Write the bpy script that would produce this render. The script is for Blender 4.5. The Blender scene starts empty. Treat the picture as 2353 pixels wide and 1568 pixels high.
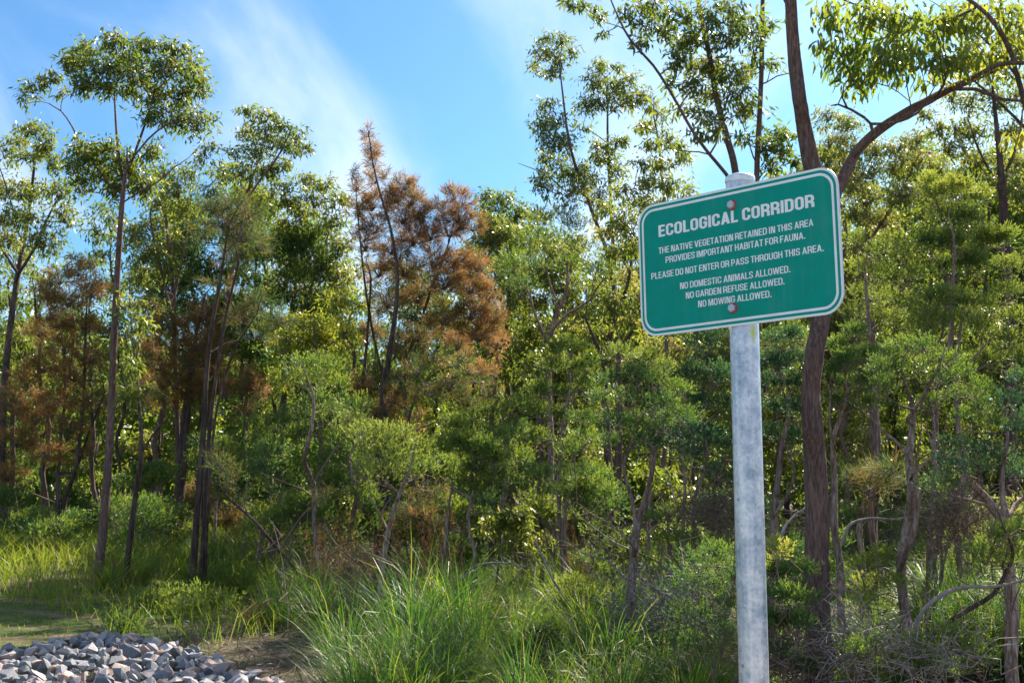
import bpy, math, random
import numpy as np
from mathutils import Vector, Matrix

random.seed(7)
rng = np.random.default_rng(11)
SC = bpy.context.scene
COL = SC.collection

# ------------------------------------------------------------------ camera, world, sun, exposure
CAM_H = 1.6
F, CX, CY = 2822.0, 1176.0, 784.0            # focal length and centre of a 2352 x 1568 view
PITCH = math.atan((1090 - CY) / F)
cd = bpy.data.cameras.new('camera'); cam = bpy.data.objects.new('camera', cd); COL.objects.link(cam)
cd.sensor_width = 36; cd.lens = 36 * F / 2352; cd.clip_start = .05; cd.clip_end = 3000
cam.location = (0, 0, CAM_H); cam.rotation_euler = (math.pi / 2 + PITCH, 0, 0)
cd.dof.use_dof = True; cd.dof.focus_distance = 4.6; cd.dof.aperture_fstop = 16
SC.camera = cam

SUN_EL, SUN_AZ = math.radians(37), math.radians(32)      # azimuth clockwise from +Y
sun_dir = Vector((math.sin(SUN_AZ) * math.cos(SUN_EL), math.cos(SUN_AZ) * math.cos(SUN_EL), math.sin(SUN_EL)))
sd = bpy.data.lights.new('sun', 'SUN'); so = bpy.data.objects.new('sun', sd); COL.objects.link(so)
sd.energy = 5.0; sd.angle = math.radians(.53); sd.color = (1, .90, .73)
so.rotation_euler = sun_dir.to_track_quat('Z', 'Y').to_euler(); so.location = (30, 40, 40)

SC.view_settings.view_transform = 'Standard'; SC.view_settings.look = 'None'
SC.view_settings.exposure = 1.45; SC.view_settings.gamma = 1.0; SC.view_settings.use_curve_mapping = False
SC.cycles.max_bounces = 8; SC.cycles.diffuse_bounces = 4; SC.cycles.transmission_bounces = 4
SC.cycles.transparent_max_bounces = 4

W = bpy.data.worlds.new('World'); SC.world = W; W.use_nodes = True
wn, wl = W.node_tree.nodes, W.node_tree.links
wn.clear()
def N(tree, t, **kw):
    n = tree.nodes.new(t)
    for k, v in kw.items(): setattr(n, k, v)
    return n
def wmath(op, a, b=None, c=None, clamp=False):
    n = N(W.node_tree, 'ShaderNodeMath', operation=op, use_clamp=clamp)
    for i, v in enumerate((a, b, c)):
        if v is None: continue
        if isinstance(v, (int, float)): n.inputs[i].default_value = v
        else: wl.new(v, n.inputs[i])
    return n.outputs[0]
sky = N(W.node_tree, 'ShaderNodeTexSky', sky_type='NISHITA', sun_disc=False)
sky.sun_elevation = SUN_EL; sky.sun_rotation = SUN_AZ; sky.air_density = 1.0; sky.dust_density = .9; sky.ozone_density = 2.2
tint = N(W.node_tree, 'ShaderNodeMix', data_type='RGBA', blend_type='MULTIPLY'); tint.inputs[0].default_value = 1
tint.inputs[7].default_value = (.36, .62, .80, 1); wl.new(sky.outputs[0], tint.inputs[6])
tc = N(W.node_tree, 'ShaderNodeTexCoord')
# thin cirrus: noise on a high flat layer (direction divided by its height), drawn out along the wind
sep = N(W.node_tree, 'ShaderNodeSeparateXYZ'); wl.new(tc.outputs['Generated'], sep.inputs[0])
zz = wmath('MAXIMUM', wmath('ADD', sep.outputs[2], .10), .05)
cu, cv = wmath('DIVIDE', sep.outputs[0], zz), wmath('DIVIDE', sep.outputs[1], zz)
cmb = N(W.node_tree, 'ShaderNodeCombineXYZ'); wl.new(cu, cmb.inputs[0]); wl.new(cv, cmb.inputs[1])
mp = N(W.node_tree, 'ShaderNodeMapping'); mp.inputs['Rotation'].default_value = (0, 0, math.radians(28)); mp.inputs['Scale'].default_value = (1.5, .42, 1)
mp.inputs['Location'].default_value = (3.05, .35, 0)
wl.new(cmb.outputs[0], mp.inputs[0])
nz = N(W.node_tree, 'ShaderNodeTexNoise'); nz.inputs['Scale'].default_value = 1.25; nz.inputs['Detail'].default_value = 7; nz.inputs['Roughness'].default_value = .52; nz.inputs['Distortion'].default_value = .6
wl.new(mp.outputs[0], nz.inputs['Vector'])
cl = N(W.node_tree, 'ShaderNodeMapRange', interpolation_type='SMOOTHSTEP'); cl.inputs[1].default_value = .38; cl.inputs[2].default_value = .74; cl.inputs[4].default_value = .70
wl.new(nz.outputs[0], cl.inputs[0])
cm = N(W.node_tree, 'ShaderNodeMix', data_type='RGBA'); wl.new(cl.outputs[0], cm.inputs[0]); wl.new(tint.outputs[2], cm.inputs[6]); cm.inputs[7].default_value = (5.9, 6.4, 6.9, 1)
bg = N(W.node_tree, 'ShaderNodeBackground'); bg.inputs[1].default_value = .078
wo = N(W.node_tree, 'ShaderNodeOutputWorld'); wl.new(cm.outputs[2], bg.inputs[0]); wl.new(bg.outputs[0], wo.inputs[0])

# ------------------------------------------------------------------ geometry helpers
cp, sp = math.cos(PITCH), math.sin(PITCH)
def ray(px, py):
    a, c = (px - CX) / F, (CY - py) / F
    return np.array([a, cp - c * sp, sp + c * cp])
def P(px, py, D):
    d = ray(px, py); t = D / d[1]
    return np.array([d[0] * t, D, CAM_H + d[2] * t])

def vhash(i, j, s=0):
    n = (i.astype(np.int64) * 374761393 + j.astype(np.int64) * 668265263 + s * 1442695041) & 0x7fffffff
    n = ((n ^ (n >> 13)) * 1274126177) & 0x7fffffff
    return ((n ^ (n >> 16)) & 0xffff) / 65535.0
def vnoise(x, y, s=0):
    x, y = np.asarray(x, float), np.asarray(y, float)
    i, j = np.floor(x), np.floor(y); u, v = x - i, y - j
    u, v = u * u * (3 - 2 * u), v * v * (3 - 2 * v)
    a, b, c, d = vhash(i, j, s), vhash(i + 1, j, s), vhash(i, j + 1, s), vhash(i + 1, j + 1, s)
    return (a * (1 - u) + b * u) * (1 - v) + (c * (1 - u) + d * u) * v - .5
def sst(t):
    t = np.clip(t, 0, 1); return t * t * (3 - 2 * t)
def height(x, y):
    x, y = np.asarray(x, float), np.asarray(y, float)
    h = .42 * sst((-x - 2.2) / 4) * sst((y - 11) / 9)
    h = h - .42 * sst((x + .3) / 2.5) * sst((11.5 - y) / 3.5) * sst((y - 2) / 3)
    h = h + .10 * vnoise(x * .35, y * .35, 3) + .03 * vnoise(x * 1.7, y * 1.7, 4)
    return h * sst((300 - np.hypot(x, y)) / 200)
def G(px, py):
    d = ray(px, py); t = 4 + np.arange(4400) * .02
    x, y, z = d[0] * t, d[1] * t, CAM_H + d[2] * t
    hit = np.nonzero(z < height(x, y))[0]; i = hit[0] if len(hit) else len(t) - 1
    return np.array([x[i], y[i], float(height(x[i], y[i]))])

class Buf:
    def __init__(s): s.v = []; s.f = {3: [], 4: []}; s.t = []; s.n = 0
    def add(s, v, f, tone=0.5):
        v = np.asarray(v, float); f = np.asarray(f, int)
        s.v.append(v); s.f[f.shape[1]].append(f + s.n); s.n += len(v)
        s.t.append(np.full(len(v), tone, float) if np.ndim(tone) == 0 else np.asarray(tone, float))
    def mesh(s, name, mat, smooth=False):
        me = bpy.data.meshes.new(name)
        if s.n == 0: return me
        V = np.concatenate(s.v).astype(np.float32); T = np.concatenate(s.t).astype(np.float32)
        q = np.concatenate(s.f[4]) if s.f[4] else np.zeros((0, 4), int)
        t = np.concatenate(s.f[3]) if s.f[3] else np.zeros((0, 3), int)
        me.vertices.add(len(V)); me.vertices.foreach_set('co', V.ravel())
        li = np.concatenate([q.ravel(), t.ravel()]).astype(np.int32)
        me.loops.add(len(li)); me.loops.foreach_set('vertex_index', li)
        st = np.concatenate([np.arange(len(q)) * 4, len(q) * 4 + np.arange(len(t)) * 3]).astype(np.int32)
        me.polygons.add(len(st)); me.polygons.foreach_set('loop_start', st)
        me.update(calc_edges=True)
        a = me.attributes.new('tone', 'FLOAT', 'POINT'); a.data.foreach_set('value', T)
        if smooth: me.polygons.foreach_set('use_smooth', np.ones(len(st), bool))
        me.materials.append(mat)
        return me

def link(name, me, parent=None, kind=None, label=None, cat=None, group=None):
    o = bpy.data.objects.new(name, me); COL.objects.link(o)
    if parent is not None: o.parent = parent
    if kind: o['kind'] = kind
    if label: o['label'] = label
    if cat: o['category'] = cat
    if group: o['group'] = group
    return o
def part(name, buf, mat, root, smooth=False, kind=None, label=None):
    """buf is in world space; the part hangs under root without moving."""
    if root is not None and buf.v:
        off = np.array(root.location)
        buf.v = [v - off for v in buf.v]
    return link(name, buf.mesh(name, mat, smooth), root, kind, label)
def empty(name, loc, label, cat, group=None):
    o = bpy.data.objects.new(name, None); COL.objects.link(o); o.location = loc
    o.empty_display_size = .2
    o['label'] = label; o['category'] = cat
    if group: o['group'] = group
    return o

def unit(v): return v / np.maximum(np.linalg.norm(v, axis=-1, keepdims=True), 1e-9)
def catmull(pts, rad, step):
    pts = np.asarray(pts, float); rad = np.asarray(rad, float)
    n = len(pts)
    if n < 3:
        m = max(2, int(np.linalg.norm(pts[1] - pts[0]) / step) + 1); u = np.linspace(0, 1, m)[:, None]
        return pts[0] * (1 - u) + pts[1] * u, rad[0] * (1 - u[:, 0]) + rad[1] * u[:, 0]
    E = np.vstack([2 * pts[0] - pts[1], pts, 2 * pts[-1] - pts[-2]])
    out, ro = [], []
    for i in range(n - 1):
        p0, p1, p2, p3 = E[i:i + 4]
        m = max(1, int(round(np.linalg.norm(p2 - p1) / step))); u = (np.arange(m) / m)[:, None]
        out.append(.5 * (2 * p1 + (p2 - p0) * u + (2 * p0 - 5 * p1 + 4 * p2 - p3) * u ** 2 + (3 * p1 - p0 - 3 * p2 + p3) * u ** 3))
        ro.append(rad[i] * (1 - u[:, 0]) + rad[i + 1] * u[:, 0])
    out.append(pts[-1:]); ro.append(rad[-1:])
    return np.vstack(out), np.concatenate(ro)

def tube(buf, pts, rad, sides=6, bark=0.0, tone=.5, seed=0, cap=True):
    pts = np.asarray(pts, float); rad = np.asarray(rad, float); n = len(pts)
    tan = unit(np.gradient(pts, axis=0))
    ref = np.array([1.0, 0, 0]) if abs(tan[0][0]) < .8 else np.array([0, 0, 1.0])
    u = np.zeros((n, 3)); u[0] = unit(np.cross(tan[0], ref))
    for i in range(1, n):
        w = u[i - 1] - tan[i] * (u[i - 1] @ tan[i]); u[i] = w / max(np.linalg.norm(w), 1e-9)
    v = np.cross(tan, u)
    a = np.arange(sides) / sides * 2 * math.pi
    R = np.repeat(rad[:, None], sides, 1)
    if bark:
        s = np.concatenate([[0], np.cumsum(np.linalg.norm(np.diff(pts, axis=0), axis=1))])[:, None]
        k = max(5, int(sides * .42))
        ai = np.arange(sides)[None, :] / sides * k
        wob = .9 * vnoise(s * 2.3, s * 0 + seed, 5)
        nn = .6 * vnoise((ai + wob) % k + seed * 13, s * 4.0 + 0 * ai, 1) + .5 * vnoise((ai * 2) % (2 * k) + seed * 7, s * 11 + 0 * ai, 2) + .35 * vnoise(ai * .35 + seed, s * 1.6 + 0 * ai, 6)
        R = R * (1 + bark * nn)
    V = pts[:, None, :] + R[:, :, None] * (np.cos(a)[None, :, None] * u[:, None, :] + np.sin(a)[None, :, None] * v[:, None, :])
    i = np.arange(n - 1)[:, None] * sides; j = np.arange(sides)[None, :]; j2 = (j + 1) % sides
    f = np.stack([i + j, i + j2, i + sides + j2, i + sides + j], -1).reshape(-1, 4)
    V = V.reshape(-1, 3)
    buf.add(V, f, tone)
    if cap:
        c = len(V)
        buf.add(np.vstack([V[-sides:], pts[-1] + tan[-1] * rad[-1] * .4]), [[k, (k + 1) % sides, sides] for k in range(sides)], tone)

def sticks(buf, A, B, ra, rb, tone=.5):
    A, B = np.asarray(A, float), np.asarray(B, float); n = len(A)
    if n == 0: return
    d = unit(B - A); r = np.where(np.abs(d[:, 2:3]) > .8, np.array([[1.0, 0, 0]]), np.array([[0, 0, 1.0]]))
    u = unit(np.cross(d, r)); v = np.cross(d, u)
    ra = np.broadcast_to(ra, n)[:, None]; rb = np.broadcast_to(rb, n)[:, None]
    L = []
    for k in range(3):
        a = k * 2 * math.pi / 3; L.append(A + ra * (math.cos(a) * u + math.sin(a) * v))
    for k in range(3):
        a = k * 2 * math.pi / 3; L.append(B + rb * (math.cos(a) * u + math.sin(a) * v))
    V = np.stack(L, 1).reshape(-1, 3); b = np.arange(n)[:, None] * 6
    f = np.concatenate([b + np.array([[0, 1, 4, 3]]), b + np.array([[1, 2, 5, 4]]), b + np.array([[2, 0, 3, 5]])])
    t = tone if np.ndim(tone) == 0 else np.repeat(tone, 6)
    buf.add(V, f, t)
def crooked(buf, A, B, r0, r1, jit, segs=3, sag=0.0):
    A, B = np.asarray(A, float), np.asarray(B, float); n = len(A)
    if n == 0: return
    L = np.linalg.norm(B - A, axis=1)[:, None]; prev = A; r0 = np.broadcast_to(r0, n); r1 = np.broadcast_to(r1, n)
    for k in range(1, segs + 1):
        t = k / segs
        q = A + (B - A) * t + (0 if k == segs else 1) * rng.normal(0, 1, (n, 3)) * L * jit
        q[:, 2] += sag * L[:, 0] * t * (1 - t) * 4
        sticks(buf, prev, q, r0 + (r1 - r0) * (k - 1) / segs, r0 + (r1 - r0) * t); prev = q

def blades(buf, base, d, L, w, tone, nrm=None, fold=.12):
    """lance-shaped leaves, one folded quad each"""
    n = len(base)
    if nrm is None: nrm = rng.normal(0, 1, (n, 3))
    s = unit(np.cross(d, nrm)); nn = np.cross(s, d)
    L = np.broadcast_to(L, n)[:, None]; w = np.broadcast_to(w, n)[:, None]
    m = base + d * L * .42 + nn * w * fold * 2
    V = np.stack([base, m + s * w * .5, base + d * L + nn * w * .2, m - s * w * .5], 1).reshape(-1, 3)
    f = np.arange(n)[:, None] * 4 + np.arange(4)[None, :]
    buf.add(V, f, np.repeat(tone, 4))
def longleaves(buf, base, d, L, w, tone, nrm=None):
    """near leaves: curved, four sections"""
    n = len(base)
    if nrm is None: nrm = rng.normal(0, 1, (n, 3))
    s = unit(np.cross(d, nrm)); nn = np.cross(s, d)
    L = np.broadcast_to(L, n)[:, None]; w = np.broadcast_to(w, n)[:, None]
    bend = rng.normal(0, .16, (n, 1)); rows = []
    for t, ww in ((0, .06), (.22, .8), (.5, 1), (.78, .62), (1, .03)):
        c = base + d * L * t + s * bend * L * t * t + nn * L * .10 * math.sin(t * 3)
        rows += [c + s * w * ww * .5 + nn * w * .10 * ww, c - s * w * ww * .5 + nn * w * .10 * ww]
    V = np.stack(rows, 1).reshape(-1, 3); b = np.arange(n)[:, None] * 10
    f = np.concatenate([b + np.array([[2 * k, 2 * k + 1, 2 * k + 3, 2 * k + 2]]) for k in range(4)])
    buf.add(V, f, np.repeat(tone, 10))
def needles(buf, base, d, L, w, tone):
    n = len(base)
    s = unit(np.cross(d, rng.normal(0, 1, (n, 3))))
    L = np.broadcast_to(L, n)[:, None]; w = np.broadcast_to(w, n)[:, None]
    V = np.stack([base - s * w * .35, base + d * L * .55 + s * w * .6, base + d * L], 1).reshape(-1, 3)
    buf.add(V, np.arange(n * 3).reshape(n, 3), np.repeat(tone, 3))
def rdir(n, zb=0.0, sc=1.0):
    d = rng.normal(0, 1, (n, 3)) * sc; d[:, 2] += zb
    return unit(d)

# ------------------------------------------------------------------ materials
def mat(name):
    m = bpy.data.materials.new(name); m.use_nodes = True; t = m.node_tree; t.nodes.clear()
    return m, t, N(t, 'ShaderNodeOutputMaterial')
def ramp(t, stops):
    r = N(t, 'ShaderNodeValToRGB'); e = r.color_ramp.elements
    while len(e) < len(stops): e.new(.5)
    for i, (p, c) in enumerate(stops): e[i].position = p; e[i].color = (*c, 1)
    return r
def leaf_mat(name, cols, trans, tf=.45, rough=.38, spec=.5):
    m, t, out = mat(name)
    at = N(t, 'ShaderNodeAttribute', attribute_name='tone')
    n = len(cols)
    r = ramp(t, [(i / (n - 1), c) for i, c in enumerate(cols)]); t.links.new(at.outputs['Fac'], r.inputs[0])
    r2 = ramp(t, [(i / (len(trans) - 1), c) for i, c in enumerate(trans)]); t.links.new(at.outputs['Fac'], r2.inputs[0])
    b = N(t, 'ShaderNodeBsdfPrincipled'); b.inputs['Roughness'].default_value = rough; b.inputs['Specular IOR Level'].default_value = spec
    tr = N(t, 'ShaderNodeBsdfTranslucent'); mx = N(t, 'ShaderNodeMixShader'); mx.inputs[0].default_value = tf
    t.links.new(r.outputs[0], b.inputs['Base Color']); t.links.new(r2.outputs[0], tr.inputs[0])
    t.links.new(b.outputs[0], mx.inputs[1]); t.links.new(tr.outputs[0], mx.inputs[2]); t.links.new(mx.outputs[0], out.inputs[0])
    return m
M_GUM = leaf_mat('gum_leaf', [(.034, .058, .026), (.060, .085, .024), (.105, .125, .032), (.24, .21, .09)],
                 [(.10, .17, .02), (.19, .29, .026), (.38, .43, .045), (.62, .50, .14)], .45, .40, .5)
M_GUMY = leaf_mat('young_gum_leaf', [(.040, .075, .022), (.075, .115, .022), (.12, .16, .026), (.22, .21, .05)],
                  [(.13, .24, .02), (.24, .35, .025), (.42, .46, .035), (.60, .54, .06)], .48, .34, .5)
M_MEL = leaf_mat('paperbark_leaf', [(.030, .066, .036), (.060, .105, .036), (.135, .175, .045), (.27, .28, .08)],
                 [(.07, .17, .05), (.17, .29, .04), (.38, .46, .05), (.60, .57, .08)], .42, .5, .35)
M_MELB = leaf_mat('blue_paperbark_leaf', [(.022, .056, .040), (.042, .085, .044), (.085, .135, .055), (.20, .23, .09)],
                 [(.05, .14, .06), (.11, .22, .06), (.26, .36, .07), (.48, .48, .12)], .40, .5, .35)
M_MELO = leaf_mat('olive_paperbark_leaf', [(.040, .066, .030), (.075, .112, .034), (.155, .185, .050), (.28, .28, .09)],
                 [(.09, .17, .04), (.19, .29, .04), (.38, .45, .06), (.56, .54, .10)], .42, .5, .35)
M_CAS = leaf_mat('sheoak_needle', [(.055, .075, .035), (.10, .085, .035), (.22, .110, .042), (.33, .165, .070)],
                 [(.11, .19, .05), (.21, .19, .05), (.40, .22, .075), (.52, .31, .13)], .42, .6, .25)
M_GRASS = leaf_mat('grass_blade', [(.028, .070, .026), (.060, .110, .024), (.10, .135, .026), (.24, .20, .11)],
                    [(.04, .14, .025), (.15, .29, .02), (.42, .48, .028), (.34, .27, .13)], .48, .42, .28)

def noise(t, scale, detail=4, rough=.55, coord=None, dist=0):
    n = N(t, 'ShaderNodeTexNoise'); n.inputs['Scale'].default_value = scale; n.inputs['Detail'].default_value = detail
    n.inputs['Roughness'].default_value = rough; n.inputs['Distortion'].default_value = dist
    if coord is not None: t.links.new(coord, n.inputs['Vector'])
    return n
def bark_mat(name, cols, sx=26, sz=3.2, bump=.6, dist=.02):
    m, t, out = mat(name)
    g = N(t, 'ShaderNodeNewGeometry'); mp = N(t, 'ShaderNodeMapping'); mp.inputs['Scale'].default_value = (sx, sx, sz)
    t.links.new(g.outputs['Position'], mp.inputs[0])
    n1 = noise(t, 1, 8, .68, mp.outputs[0], .12); n2 = noise(t, 1.6, 3, .5, g.outputs['Position'])
    r = ramp(t, [(.28, cols[0]), (.46, cols[1]), (.62, cols[2]), (.8, cols[3])]); t.links.new(n1.outputs[0], r.inputs[0])
    mx = N(t, 'ShaderNodeMix', data_type='RGBA', blend_type='MULTIPLY'); mx.inputs[0].default_value = .7
    r2 = ramp(t, [(.35, (.62, .60, .62)), (.65, (1.15, 1.1, 1.05))]); t.links.new(n2.outputs[0], r2.inputs[0])
    t.links.new(r.outputs[0], mx.inputs[6]); t.links.new(r2.outputs[0], mx.inputs[7])
    b = N(t, 'ShaderNodeBsdfPrincipled'); b.inputs['Roughness'].default_value = .9; b.inputs['Specular IOR Level'].default_value = .2
    bp = N(t, 'ShaderNodeBump'); bp.inputs['Strength'].default_value = bump; bp.inputs['Distance'].default_value = dist
    t.links.new(n1.outputs[0], bp.inputs['Height']); t.links.new(bp.outputs[0], b.inputs['Normal'])
    t.links.new(mx.outputs[2], b.inputs['Base Color']); t.links.new(b.outputs[0], out.inputs[0])
    return m
M_BARK = bark_mat('ironbark', [(.055, .034, .030), (.15, .095, .082), (.27, .180, .155), (.40, .29, .25)], 58, 8, 1.0, .03)
M_BARKD = bark_mat('dark_bark', [(.028, .018, .017), (.075, .050, .043), (.14, .100, .088), (.21, .16, .14)], 26, 3, .6)
M_PAPER = bark_mat('paper_bark', [(.07, .040, .030), (.22, .145, .115), (.42, .34, .295), (.64, .58, .53)], 38, 6, 1.0)
M_TWIG = bark_mat('twig', [(.09, .06, .05), (.18, .13, .10), (.27, .20, .16), (.36, .29, .24)], 20, 8, .2)
M_DEAD = bark_mat('dead_wood', [(.16, .13, .12), (.28, .24, .22), (.40, .36, .33), (.52, .48, .45)], 24, 8, .4)

# ------------------------------------------------------------------ ground
def ground_mat():
    m, t, out = mat('ground_soil')
    g = N(t, 'ShaderNodeNewGeometry')
    n1 = noise(t, 1.1, 5, .6, g.outputs['Position']); n2 = noise(t, 26, 5, .7, g.outputs['Position']); n3 = noise(t, .55, 2, .5, g.outputs['Position'])
    lit = ramp(t, [(.25, (.030, .024, .018)), (.45, (.075, .058, .042)), (.62, (.14, .11, .085)), (.8, (.24, .20, .16))]); t.links.new(n2.outputs[0], lit.inputs[0])
    gr = ramp(t, [(.3, (.028, .050, .014)), (.55, (.060, .098, .022)), (.75, (.12, .145, .040))]); t.links.new(n2.outputs[0], gr.inputs[0])
    mpl = N(t, 'ShaderNodeMapping'); mpl.inputs['Rotation'].default_value = (0, 0, .5); mpl.inputs['Scale'].default_value = (.5, 1.8, 1); t.links.new(g.outputs['Position'], mpl.inputs[0])
    nl_ = noise(t, 1.4, 4, .6, mpl.outputs[0]); lit_band = ramp(t, [(.48, (0, 0, 0)), (.62, (1, 1, 1))]); t.links.new(nl_.outputs[0], lit_band.inputs[0])
    dry = N(t, 'ShaderNodeMix', data_type='RGBA'); t.links.new(lit_band.outputs[0], dry.inputs[0]); t.links.new(gr.outputs[0], dry.inputs[6]); dry.inputs[7].default_value = (.17, .125, .085, 1)  # lit bands put into the lawn colour as dry pinkish-brown streaks
    sep = N(t, 'ShaderNodeSeparateXYZ'); t.links.new(g.outputs['Position'], sep.inputs[0])
    # lawn lies to the west of x = -2.4
    mr = N(t, 'ShaderNodeMapRange'); mr.inputs[1].default_value = -2.2; mr.inputs[2].default_value = -3.2
    a = N(t, 'ShaderNodeMath', operation='ADD'); mn = N(t, 'ShaderNodeMath', operation='MULTIPLY_ADD'); mn.inputs[1].default_value = 2.4; mn.inputs[2].default_value = -1.2
    t.links.new(n1.outputs[0], mn.inputs[0]); t.links.new(sep.outputs[0], a.inputs[0]); t.links.new(mn.outputs[0], a.inputs[1]); t.links.new(a.outputs[0], mr.inputs[0])
    mx = N(t, 'ShaderNodeMix', data_type='RGBA'); t.links.new(mr.outputs[0], mx.inputs[0]); t.links.new(lit.outputs[0], mx.inputs[6]); t.links.new(dry.outputs[2], mx.inputs[7])
    b = N(t, 'ShaderNodeBsdfPrincipled'); b.inputs['Roughness'].default_value = .95; b.inputs['Specular IOR Level'].default_value = .15
    bp = N(t, 'ShaderNodeBump'); bp.inputs['Strength'].default_value = .7; bp.inputs['Distance'].default_value = .03
    t.links.new(n2.outputs[0], bp.inputs['Height']); t.links.new(bp.outputs[0], b.inputs['Normal'])
    t.links.new(mx.outputs[2], b.inputs['Base Color']); t.links.new(b.outputs[0], out.inputs[0])
    return m
def axis(fine0, fine1, step, far):
    a = list(np.arange(fine0, fine1 + 1e-6, step)); lo, hi = [], []
    s = step; x = fine0
    while x > -far: s *= 1.35; x -= s; lo.append(x)
    s = step; x = fine1
    while x < far: s *= 1.35; x += s; hi.append(x)
    return np.array(lo[::-1] + a + hi)
gx, gy = axis(-16, 14, .2, 900), axis(2, 34, .2, 900)
XX, YY = np.meshgrid(gx, gy); ZZ = height(XX, YY)
b = Buf(); nx, ny = len(gx), len(gy)
i = np.arange(ny - 1)[:, None] * nx + np.arange(nx - 1)[None, :]
b.add(np.stack([XX, YY, ZZ], -1).reshape(-1, 3), np.stack([i, i + 1, i + nx + 1, i + nx], -1).reshape(-1, 4))
link('ground', b.mesh('ground', ground_mat(), True), kind='structure')

def plain_strip(name, y0, y1, z, col, sc):
    m, t, out = mat(name); g = N(t, 'ShaderNodeNewGeometry'); n_ = noise(t, sc, 6, .7, g.outputs['Position'])
    r = ramp(t, [(.3, tuple(c * .8 for c in col)), (.7, tuple(c * 1.15 for c in col))]); t.links.new(n_.outputs[0], r.inputs[0])
    b = N(t, 'ShaderNodeBsdfPrincipled'); b.inputs['Roughness'].default_value = .9; t.links.new(r.outputs[0], b.inputs['Base Color']); t.links.new(b.outputs[0], out.inputs[0])
    b_ = Buf(); xs_ = np.linspace(-60, 60, 61); V = []; 
    zt = max(float(height(x, y).max()) for x in xs_[:1] for y in [np.linspace(y0, y1, 5)]) if False else z
    for x in xs_: V += [[x, y0, -.3], [x, y0, z], [x, y1, z], [x, y1, -.3]]
    Fq = [[4 * i + k, 4 * i + 4 + k, 4 * i + 5 + k, 4 * i + 1 + k] for i in range(60) for k in range(3)]
    b_.add(V, Fq); link(name, b_.mesh(name, m), kind='structure')
plain_strip('bounce_path', -.9, 1.7, .10, (.42, .40, .37), 40)      # unseen pale concrete path, added to bounce sunlight onto the sign
plain_strip('bounce_road', -10.5, -2.6, .09, (.20, .195, .19), 60)      # unseen street behind it, likewise added to bounce light forward

# ------------------------------------------------------------------ the sign
YAW, TILT, ROLL, SW, SH = -.78297627, .00852693, -.01975752, .76893, .45
SIGN_C = Vector((.70904806, 3.87686078, 2.29412021))
SM = (Matrix.Rotation(YAW, 4, 'Z') @ Matrix.Rotation(TILT, 4, 'X') @ Matrix.Rotation(ROLL, 4, 'Y'))
def simple(name, col, rough=.5, metal=0, spec=.5, grime=0):
    m, t, out = mat(name); b = N(t, 'ShaderNodeBsdfPrincipled')
    n = noise(t, 18, 4); tcx = N(t, 'ShaderNodeTexCoord'); t.links.new(tcx.outputs['Object'], n.inputs['Vector'])
    r = ramp(t, [(.3, tuple(c * .93 for c in col)), (.7, tuple(min(1, c * 1.05) for c in col))]); t.links.new(n.outputs[0], r.inputs[0])
    co_ = r.outputs[0]
    if grime:      # faint run marks and dust on the sheet
        mpg = N(t, 'ShaderNodeMapping'); mpg.inputs['Scale'].default_value = (40, 40, 2.2); t.links.new(tcx.outputs['Object'], mpg.inputs[0])
        ng = noise(t, 1, 6, .7, mpg.outputs[0]); ng2 = noise(t, 5, 4, .6, tcx.outputs['Object']); mg = N(t, 'ShaderNodeMath', operation='MULTIPLY'); t.links.new(ng.outputs[0], mg.inputs[0]); t.links.new(ng2.outputs[0], mg.inputs[1])
        rg = ramp(t, [(.25, (0, 0, 0)), (.5, (grime, grime, grime))]); t.links.new(mg.outputs[0], rg.inputs[0])
        mxg = N(t, 'ShaderNodeMix', data_type='RGBA'); t.links.new(rg.outputs[0], mxg.inputs[0]); t.links.new(co_, mxg.inputs[6]); mxg.inputs[7].default_value = (.30, .30, .27, 1); co_ = mxg.outputs[2]
    t.links.new(co_, b.inputs['Base Color'])
    b.inputs['Roughness'].default_value = rough; b.inputs['Metallic'].default_value = metal; b.inputs['Specular IOR Level'].default_value = spec
    t.links.new(b.outputs[0], out.inputs[0]); return m
M_GREEN = simple('sign_green', (.001, .27, .215), .5, 0, .12, .10)
M_WHITE = simple('sign_white', (.78, .79, .84), .45, 0, .5, .25)
M_ALU = simple('aluminium', (.62, .64, .66), .4, .9)
M_RED = simple('red_washer', (.30, .06, .05), .6)
M_BOLT = simple('zinc_bolt', (.46, .49, .55), .45, .5)
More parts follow.
